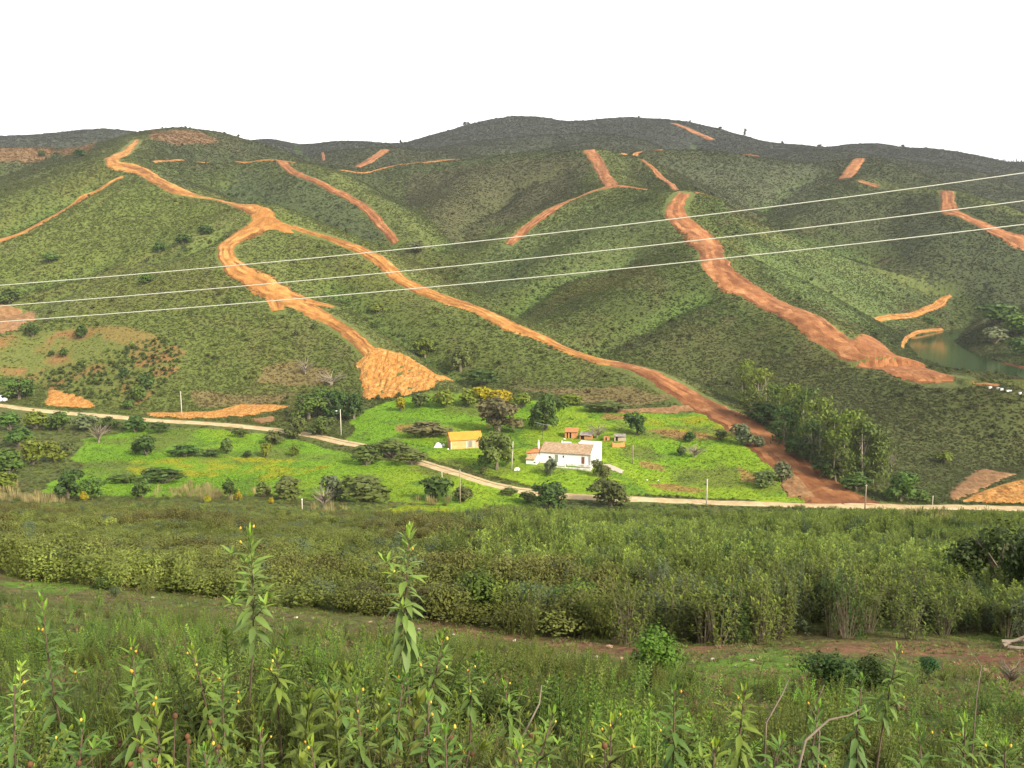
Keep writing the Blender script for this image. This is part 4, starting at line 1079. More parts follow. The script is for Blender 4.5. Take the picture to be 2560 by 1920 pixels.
def head_shrub(seed, heads=17, dens=1.35):
    """tall scrub bush: bare stems below, heads of hanging lance leaves above"""
    R_.seed(seed); lf = MB(); st = MB()
    for h in range(heads):
        a = R_.uniform(0, 6.3); d = .40 * math.sqrt(R_.random()); z = R_.uniform(.24, .98) - d * .2
        top = Vector((math.cos(a) * d, math.sin(a) * d, z))
        st.tube([(top.x * .25, top.y * .25, -.04), (top.x * .6, top.y * .6, z * .5), tuple(top)], [.009, .007, .004], 4, .5, False)
        for q in range(int(17 * dens)):
            t = q / (17 * dens); b = R_.uniform(0, 6.3)
            el = .9 - 1.3 * t
            p = top - Vector((0, 0, t * .2)) 
            lf.leaf(p, (math.cos(b), math.sin(b), el), R_.uniform(.085, .13), .045, .2, min(1, max(0, .9 - t * .9 + R_.uniform(-.15, .15))), 2)
    for _ in range(int(70 * dens)):
        a = R_.uniform(0, 6.3); d = .42 * math.sqrt(R_.random()); b = R_.uniform(0, 6.3)
        lf.leaf((math.cos(a) * d, math.sin(a) * d, R_.uniform(.12, .6)), (math.cos(b), math.sin(b), .3), R_.uniform(.08, .12), .04, .3, R_.uniform(.05, .5), 2)
    return lf, st
def grass_tuft(seed, n=16, h=.9, w=.05):
    R_.seed(seed); mb = MB()
    for _ in range(n):
        a = R_.uniform(0, 6.3); d = R_.random() * .16; s = R_.uniform(.1, .55)
        mb.leaf((math.cos(a) * d, math.sin(a) * d, -.02), (math.cos(a) * s, math.sin(a) * s, 1), h * R_.uniform(.5, 1.1), w, .35, R_.uniform(.2, .9), 2)
    return mb
def twig_weed(seed):
    R_.seed(seed); mb = MB()
    for _ in range(9):
        a = R_.uniform(0, 6.3); s = R_.uniform(.05, .4); h = R_.uniform(.5, 1.0)
        e = Vector((math.cos(a) * s, math.sin(a) * s, h))
        mb.tube([(e.x * .1, e.y * .1, -.03), tuple(e * .55 + Vector((0, 0, .03))), tuple(e)], [.008, .006, .003], 3, .12, False)
        for _ in range(3):
            t = R_.uniform(.4, .95); q = e * t; d = rdir(.6)
            mb.tube([tuple(q), tuple(q + d * R_.uniform(.08, .22))], [.004, .002], 3, .15, False)
            for _ in range(3): mb.leaf(q + d * R_.uniform(.0, .14), rdir(.3), R_.uniform(.06, .11), .022, .2, R_.uniform(.3, .7), 2)
    return mb
def sprig(seed, nodes=17, L=.185, w=.046):
    """young rockrose stem with pairs of lance leaves, drooping below, upright at the tip"""
    R_.seed(seed); mb = MB(); lean = Vector((R_.uniform(-.1, .1), R_.uniform(-.1, .1), 1))
    mb.tube([(0, 0, -.03), tuple(lean * .5), tuple(lean)], [.014, .010, .005], 4, .15, False)
    a = R_.uniform(0, 6)
    for k in range(nodes):
        t = .25 + .75 * k / (nodes - 1); a += 1.57 + R_.uniform(-.2, .2)
        for s in (0, math.pi):
            el = -.35 + 1.6 * t ** 2.2 + R_.uniform(-.15, .15)
            mb.leaf(lean * t, (math.cos(a + s), math.sin(a + s), el), L * (1.1 - .55 * t) * R_.uniform(.85, 1.15), w, .35 * (1 - t) + .08, min(1, .25 + .65 * t * R_.uniform(.7, 1.1)), 3)
    for _ in range(5): mb.leaf(lean, (R_.uniform(-.5, .5), R_.uniform(-.5, .5), 1), L * .55, w * .6, .05, 1.0, 2)
    return mb
def herb(seed, n=42):
    R_.seed(seed); mb = MB()
    for _ in range(n):
        a = R_.uniform(0, 6.3); d = .42 * math.sqrt(R_.random())
        mb.leaf((math.cos(a) * d, math.sin(a) * d, R_.uniform(.05, .75) * (1 - d)), (math.cos(a) * .8 + R_.uniform(-.5, .5), math.sin(a) * .8 + R_.uniform(-.5, .5), R_.uniform(0, 1.2)), R_.uniform(.14, .26), .07, .3, R_.uniform(.3, .95), 2)
    return mb
def needle_bush(seed, n=240):
    R_.seed(seed); mb = MB()
    for _ in range(30):
        a = R_.uniform(0, 6.3); s = R_.uniform(.02, .45); h = R_.uniform(.5, 1.0) * (1 - s * .5)
        e = Vector((math.cos(a) * s, math.sin(a) * s, h))
        mb.tube([(e.x * .2, e.y * .2, 0), tuple(e)], [.006, .003], 3, .1, False)
        for k in range(n // 30):
            q = Vector((e.x * .2, e.y * .2, 0)).lerp(e, R_.uniform(.35, 1.0)); mb.leaf(q, rdir(.8), R_.uniform(.07, .13), .016, .1, R_.uniform(.3, .9), 2)
    return mb
def seed_stalks(seed):
    R_.seed(seed); mb = MB()
    for _ in range(4):
        e = Vector((R_.uniform(-.3, .3), R_.uniform(-.3, .3), R_.uniform(.7, 1.0)))
        mb.tube([(e.x * .2, e.y * .2, -.03), tuple(e * .6), tuple(e)], [.007, .006, .004], 4, 0, False)
        mb.tube([tuple(e), tuple(e + Vector((0, 0, .02))), tuple(e + Vector((0, 0, .05))), tuple(e + Vector((0, 0, .065)))], [.012, .032, .028, .008], 6, .35)
        for k in range(3): mb.leaf(e * R_.uniform(.4, .8), rdir(-.2), .12, .02, .3, .1, 2)
    return mb

# ---------------------------------------------------------------- scattered ground cover (what nobody could count)
def scatter(name, pts, scl, rot, tint, var, protos, material):
    """ONE object: instances of a few plant shapes on the vertices of a mesh"""
    c = bpy.data.collections.new(name + '_shapes')
    for k, mb in enumerate(protos):
        c.objects.link(bpy.data.objects.new('%s_shape_%02d' % (name, k), mb.mesh(name + '_shape', material)))
    me = bpy.data.meshes.new(name)
    me.vertices.add(len(pts)); me.vertices.foreach_set('co', np.asarray(pts, np.float32).ravel())
    for an, ty, arr, key in (('scl', 'FLOAT_VECTOR', scl, 'vector'), ('rot', 'FLOAT_VECTOR', rot, 'vector'), ('tint', 'FLOAT_COLOR', np.column_stack([tint, np.ones(len(pts))]), 'color'), ('variant', 'INT', var, 'value')):
        a = me.attributes.new(an, ty, 'POINT'); a.data.foreach_set(key, np.ascontiguousarray(arr, np.int32 if ty == 'INT' else np.float32).ravel())
    ob = link(bpy.data.objects.new(name, me))
    g = bpy.data.node_groups.new(name + '_scatter', 'GeometryNodeTree')
    g.interface.new_socket('Geometry', in_out='INPUT', socket_type='NodeSocketGeometry'); g.interface.new_socket('Geometry', in_out='OUTPUT', socket_type='NodeSocketGeometry')
    N = g.nodes; gi = N.new('NodeGroupInput'); go = N.new('NodeGroupOutput')
    ip = N.new('GeometryNodeInstanceOnPoints'); ci = N.new('GeometryNodeCollectionInfo')
    ci.inputs['Collection'].default_value = c; ci.inputs['Separate Children'].default_value = True; ci.inputs['Reset Children'].default_value = True
    def na(n_, t):
        a = N.new('GeometryNodeInputNamedAttribute'); a.data_type = t; a.inputs['Name'].default_value = n_; return a.outputs['Attribute']
    L = g.links
    L.new(gi.outputs[0], ip.inputs['Points']); L.new(ci.outputs[0], ip.inputs['Instance']); ip.inputs['Pick Instance'].default_value = True
    L.new(na('variant', 'INT'), ip.inputs['Instance Index'])
    e2r = N.new('FunctionNodeEulerToRotation'); L.new(na('rot', 'FLOAT_VECTOR'), e2r.inputs[0]); L.new(e2r.outputs[0], ip.inputs['Rotation'])
    L.new(na('scl', 'FLOAT_VECTOR'), ip.inputs['Scale']); L.new(ip.outputs[0], go.inputs[0])
    md = ob.modifiers.new('scatter', 'NODES'); md.node_group = g
    return tag(ob, kind='stuff')
def rots(n, tilt=.12): return np.column_stack([rng.normal(0, tilt, n), rng.normal(0, tilt, n), rng.uniform(0, 6.28, n)])

# what the hills show of themselves from around the camera (with a margin for a step to the side)
_el = GZ / np.hypot(GX, GY)
_el[GY < 2] = -9
_run = np.maximum.accumulate(_el, axis=0)
VIS = _el > _run - np.interp(RR, [3, 200, 400, 2400], [.5, .05, .016, .006])[:, None]
_u = np.abs(np.arctan2(GX, np.maximum(GY, .1)))
VIS &= _u < math.radians(35)
def sample(rmin, rmax, spacing, seed):
    """points spread over the visible ground, about spacing(r) apart"""
    i0, i1 = np.searchsorted(RR, [rmin, rmax]); r = (RR[i0:i1] + RR[i0 + 1:i1 + 1]) / 2
    area = (RR[i0 + 1:i1 + 1] - RR[i0:i1]) * r * (TH[1] - TH[0])
    lam = (area / spacing(r) ** 2)[:, None] * VIS[i0:i1, :-1]
    k = rng.poisson(lam); ii, jj = np.nonzero(k); kk = k[ii, jj]
    ii = np.repeat(ii, kk) + i0; jj = np.repeat(jj, kk)
    a = rng.random(len(ii)); b = rng.random(len(ii))
    rr = RR[ii] + a * (RR[ii + 1] - RR[ii]); tt = TH[jj] + b * (TH[1] - TH[0])
    return np.sin(tt) * rr, np.cos(tt) * rr - 15
def keep_clear(x, y, extra=.3):
    ok = np.ones(len(x), bool)
    for l, hw in TRACK_LINES:
        m = (x > l[:, 0].min() - hw - 9) & (x < l[:, 0].max() + hw + 9) & (y > l[:, 1].min() - hw - 9) & (y < l[:, 1].max() + hw + 9)
        if m.any(): 
            i = np.nonzero(m)[0]; ok[i[dline(x[i], y[i], l[::2] if len(l) > 60 else l) < hw * .93 + extra]] = False
    m = np.abs(y - np.interp(x, ROAD_LINE[:, 0], ROAD_LINE[:, 1])) < 14
    i = np.nonzero(m)[0]; ok[i[dline(x[i], y[i], ROAD_LINE[::3]) < np.interp(x[i], [-60, 20, 80, 130], [2.2, 2.6, 3.4, 4.6])]] = False
    for pl in CLEAR:
        a = np.array(pl); m = (x > a[:, 0].min()) & (x < a[:, 0].max()) & (y > a[:, 1].min()) & (y < a[:, 1].max())
        i = np.nonzero(m)[0]
        if len(i): ok[i[inpoly(x[i], y[i], pl)]] = False
    i = np.nonzero((x > 120) & (y > 280) & (y < 580))[0]
    ok[i[inpoly(x[i], y[i], lake_poly)]] = False
    for f, rot, w, d in ((HF, H_ROT, (-5, 16), (-4, 9)), (SHF, S_ROT, (-1, 10), (-1, 7))):
        c, s = math.cos(rot), math.sin(rot); lx = (x - f[0]) * c + (y - f[1]) * s; ly = -(x - f[0]) * s + (y - f[1]) * c
        ok &= ~((lx > w[0]) & (lx < w[1]) & (ly > d[0]) & (ly < d[1]))
    return ok
# hillside scrub
x, y = sample(196, 1560, lambda r: np.interp(r, [196, 300, 500, 900, 1560], [.58, .66, .9, 1.7, 3.2]), 1)
ok = keep_clear(x, y); x, y = x[ok], y[ok]
colr, dens = cover(x, y)
lin = np.interp(x, ROAD_LINE[:, 0], ROAD_LINE[:, 1])
ok = (rng.random(len(x)) < dens) & (y > lin + 3); x, y, colr = x[ok], y[ok], colr[ok]
n = len(x); r = np.hypot(x, y)
sz = np.interp(r, [196, 300, 500, 900, 1560], [.85, .92, 1.15, 2.0, 3.7]) * np.exp(rng.normal(0, .28, n))
hh = np.interp(r, [196, 300, 500, 900, 1560], [.37, .40, .48, .72, 1.1]) * np.exp(rng.normal(0, .35, n))
low = noise(x, y, 25, 71, 3)
hh *= np.interp(low, [.3, .7], [.75, 1.35])
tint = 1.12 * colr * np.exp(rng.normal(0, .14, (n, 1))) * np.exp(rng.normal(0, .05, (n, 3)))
br = rng.random(n) < .10; tint[br] = tint[br] * .5 + np.array((.11, .075, .04)) * .5
R_.seed(3)
protos = [low_clump() for _ in range(5)] + [spiky_clump() for _ in range(2)]
var = rng.integers(0, 7, n)
scatter('hill_scrub', np.column_stack([x, y, hz(x, y) - .08]), np.column_stack([sz, sz, hh]), rots(n), tint, var, protos, M_LEAF)
print('hill scrub', n)
# larger bushes scattered over the hills, thickest along the gullies
x, y = sample(205, 1100, lambda r: np.interp(r, [205, 400, 1100], [4.2, 6.0, 15]), 21)
ok = keep_clear(x, y, 1.2); x, y = x[ok], y[ok]
colr, dens = cover(x, y); gd = np.full(len(x), 1e9)
for l in GULLY: gd = np.minimum(gd, dline(x, y, l))
ok = (rng.random(len(x)) < np.clip(.10 + .75 * np.exp(-(gd / 9) ** 2) + .35 * (noise(x, y, 30, 83, 3) > .6), 0, 1)) & (dens > .4) & (y > np.interp(x, ROAD_LINE[:, 0], ROAD_LINE[:, 1]) + 5)
x, y, colr = x[ok], y[ok], colr[ok]; n = len(x); s = rng.uniform(1.0, 2.6, n) * np.interp(y, [205, 500, 1100], [.9, 1.1, 1.7])
tint = colr * rng.uniform(.75, 1.25, (n, 1)) * np.exp(rng.normal(0, .08, (n, 3)))
R_.seed(61)
scatter('hill_bushes', np.column_stack([x, y, hz(x, y) - .1]), np.column_stack([s, s, s * rng.uniform(.6, 1.0, n)]), rots(n), tint, rng.integers(0, 4, n), [bush_mesh(340 + k, 240, .10, 5) for k in range(4)], M_LEAF)
print('hill bushes', n)
# meadow grass and flowers
mx_, my_ = [], []
x, y = sample(150, 330, lambda r: .62 + 0 * r, 2)
fm = np.zeros(len(x), bool)
for f in FIELD_W: fm |= inpoly(x, y, f)
x, y = x[fm], y[fm]; ok = keep_clear(x, y, 0); x, y = x[ok], y[ok]
colr, _d = cover(x, y); n = len(x)
s = rng.uniform(.45, 1.0, n); h = np.where(rng.random(n) < .12, rng.uniform(.4, .75, n), rng.uniform(.16, .4, n)) * np.interp(noise(x, y, 14, 88, 3), [.3, .7], [.6, 1.5])
tint = colr * np.exp(rng.normal(0, .2, (n, 1)))
protos = [grass_tuft(40 + k, 9, .9, .12) for k in range(3)] + [herb(50, 16)]
scatter('meadow_grass', np.column_stack([x, y, hz(x, y)]), np.column_stack([s, s, h]), rots(n), tint, rng.integers(0, 4, n), protos, M_LEAF)

# ---------------------------------------------------------------- scrub on the camera's side of the road
x, y = sample(32, 318, lambda r: np.interp(r, [32, 60, 120, 216, 318], [.62, .72, .95, 1.15, 1.3]), 3)
lin = np.interp(x, ROAD_LINE[:, 0], ROAD_LINE[:, 1])
st = np.interp(x, [-16, -12, -6, 0, 6, 12, 20], [25.2, 24.6, 23.4, 22.0, 20.9, 20.2, 19.6])
colr, dens = cover(x, y)
ok = (y < lin - 3.2) & (y > st + (noise(x, y, 5, 15, 4) - .60) * 8) & (dens > .9) & keep_clear(x, y)
x, y, st = x[ok], y[ok], st[ok]
n = len(x); uu = x / y
right = np.clip((uu + .10 - .16 * (noise(x, y, 12, 14, 3) - .5)) / .22, 0, 1)      # tall scrub on the right, low heath on the left
near = np.clip((45 - y) / 20, 0, 1)
right = np.maximum(right * np.clip(1 - .65 * near * (uu < .17), 0, 1), np.clip((y - 95) / 60, 0, 1) * .25)
n2 = noise(x, y, 7, 25, 3); n1 = noise(x, y, 22, 26, 3)
is_r = rng.random(n) < right
h = np.where(is_r, rng.uniform(1.2, 1.95, n), rng.uniform(.55, 1.1, n) * np.interp(n2, [.3, .7], [.8, 1.5]))
h *= np.interp(y, [100, 215], [1.0, .62]) * np.interp(y - st, [0, 4], [.75, 1])
h *= np.interp(y, [90, 150, 200], [1, .72, .6]) * np.interp(noise(x, y, 9, 27, 3), [.25, .75], [.55, 1.4])
wd_ = np.where(is_r, rng.uniform(.85, 1.4, n), rng.uniform(.9, 1.7, n))
tint = np.where(is_r[:, None], (.170, .218, .052), (.158, .186, .040)) * np.exp(rng.normal(0, .2, (n, 1)) + (noise(x, y, 6, 28, 3) - .5)[:, None] * .7)
mixb = np.clip((n2 - .5) * 5, 0, 1) * ~is_r
tint = tint * (1 - .6 * mixb[:, None]) + np.array((.125, .090, .040)) * .6 * mixb[:, None]
yg = np.clip((n1 - .52) * 6, 0, 1) * .6; tint = tint * (1 - yg[:, None]) + np.array((.115, .130, .028)) * yg[:, None]
bl = (rng.random(n) < .08); tint[bl] = (.110, .145, .075)
dk = (rng.random(n) < .10) & is_r; tint[dk] = (.055, .095, .024)
SCRUB_H = [head_shrub(100 + k) for k in range(5)]
SCRUB_L = [bush_mesh(120 + k, 700, .036, 8) for k in range(3)] + [needle_bush(130), twig_weed(131), herb(132, 60)]
both = []
for lf, stm in SCRUB_H:
    b = MB(); b.v = lf.v + stm.v; b.f = lf.f + [tuple(i + lf.n for i in f) for f in stm.f]; b.s = lf.s + [0.0] * len(stm.f); b.n = lf.n + stm.n; both.append(b)
var = np.where(is_r, rng.integers(0, 5, n), rng.choice(6, n, p=[.24, .24, .22, .22, .06, .02]) + 5)
z = hz(x, y) - .05
# the bushes that show largest are things of their own
front = np.nonzero(is_r & (uu > .0) & (np.abs(uu) < .66))[0]
front = front[np.argsort((y - st)[front] + .25 * y[front])][:240]
rest = np.ones(n, bool); rest[front] = False
scatter('valley_scrub', np.column_stack([x, y, z])[rest], np.column_stack([wd_, wd_, h])[rest], rots(rest.sum(), .07), tint[rest], var[rest], both + SCRUB_L, M_LEAF)
lm = [lf.mesh('scrub_leaves', M_LEAF) for lf, _ in SCRUB_H]; sm = [s_.mesh('scrub_stems', M_BARK) for _, s_ in SCRUB_H]
for i in front:
    k = int(var[i])
    t = thing('scrub_bush', 'tall olive green scrub bush on bare stems, one of the dense thicket on the right', 'bush', (x[i], y[i], z[i]), rng.uniform(0, 6.28), 'bushes of the dense thicket on the right', (wd_[i], wd_[i], h[i]))
    o = put('crown', lm[k], t); o['tint'] = [float(c) for c in tint[i]]
    put('stems', sm[k], t)
print('valley scrub', n)

# ---------------------------------------------------------------- trees and bushes one can tell apart
BUSH_M = [bush_mesh(200 + k).mesh('bush_crown', M_LEAF) for k in range(5)]
BUSH_S = [bush_stem(210 + k).mesh('bush_stems', M_BARK) for k in range(3)]
TREE_M = [tree_mesh(220 + k).mesh('tree_crown', M_LEAF) for k in range(5)]
TREE_T = [tree_trunk(230 + k).mesh('tree_trunk', M_BARK) for k in range(3)]
EUCA_M = [euca_mesh(240 + k).mesh('eucalyptus_crown', M_LEAF) for k in range(4)]
EUCA_T = [euca_trunk(250 + k).mesh('eucalyptus_trunk', M_PALEBARK) for k in range(3)]
FINE_M = [bush_mesh(270 + k, 2600, .034, 11).mesh('fine_bush_crown', M_LEAF) for k in range(4)]
BIGT_M = [tree_mesh(280 + k, 3000, .03, 12, .3).mesh('big_tree_crown', M_LEAF) for k in range(2)]
BARE_M = [bare_mesh(260 + k).mesh('bare_branches', M_TWIG) for k in range(3)]
PALE_M = [bare_mesh(265 + k, 30).mesh('pale_branches', M_TWIG) for k in range(2)]
C_DK, C_MD, C_OL, C_YG, C_YE, C_GY, C_BR = (.062, .108, .024), (.095, .155, .028), (.120, .145, .040), (.165, .205, .024), (.340, .280, .012), (.135, .160, .080), (.155, .130, .062)
C_EU, C_EB = (.098, .135, .030), (.142, .185, .028)
def place(kind, u, v, w, h, tint, label, group=None, D=None, cat=None, flat=1.0):
    p = at(u, v, D)
    k = p[1] / FPX * math.sqrt(1 + (p[2] / p[1]) ** 2)
    i = R_.randrange(1000)
    if kind == 'euca': w *= 1.4; h *= .9
    W_m, H_m = w * k, h * k / .93
    cr, tr, nm, ct, sub = {'bush': (BUSH_M, BUSH_S, 'bush', 'bush', 'stems'), 'tree': (TREE_M, TREE_T, 'broadleaf_tree', 'tree', 'trunk'), 'fine': (FINE_M, BUSH_S, 'bush', 'bush', 'stems'), 'bigtree': (BIGT_M, TREE_T, 'broadleaf_tree', 'tree', 'trunk'), 'euca': (EUCA_M, EUCA_T, 'eucalyptus_tree', 'tree', 'trunk'),
                           'bare': (None, BARE_M, 'bare_shrub', 'shrub', 'branches'), 'pale': (None, PALE_M, 'dead_tree', 'tree', 'branches')}[kind]
    t = thing(nm, label, cat or ct, (p[0], p[1], p[2] - .03 * H_m), R_.uniform(-.25, .25) if w > 1.9 * h else R_.uniform(0, 6.28), group, (W_m, W_m * (.5 if w > 1.9 * h else 1), H_m))
    if cr is not None:
        o = put('crown', cr[i % len(cr)], t); o['tint'] = [c * R_.uniform(.92, 1.08) for c in tint]
    else:
        if tint is not None and kind == 'bare':
            o = put('leaf_haze', BUSH_M[i % 5], t, scale=(.85, .85, .85)); o['tint'] = list(tint); bpy.data.objects.remove(o) if False else None
            o.name = 'sparse_foliage'
    put(sub, tr[i % len(tr)], t)
    return t
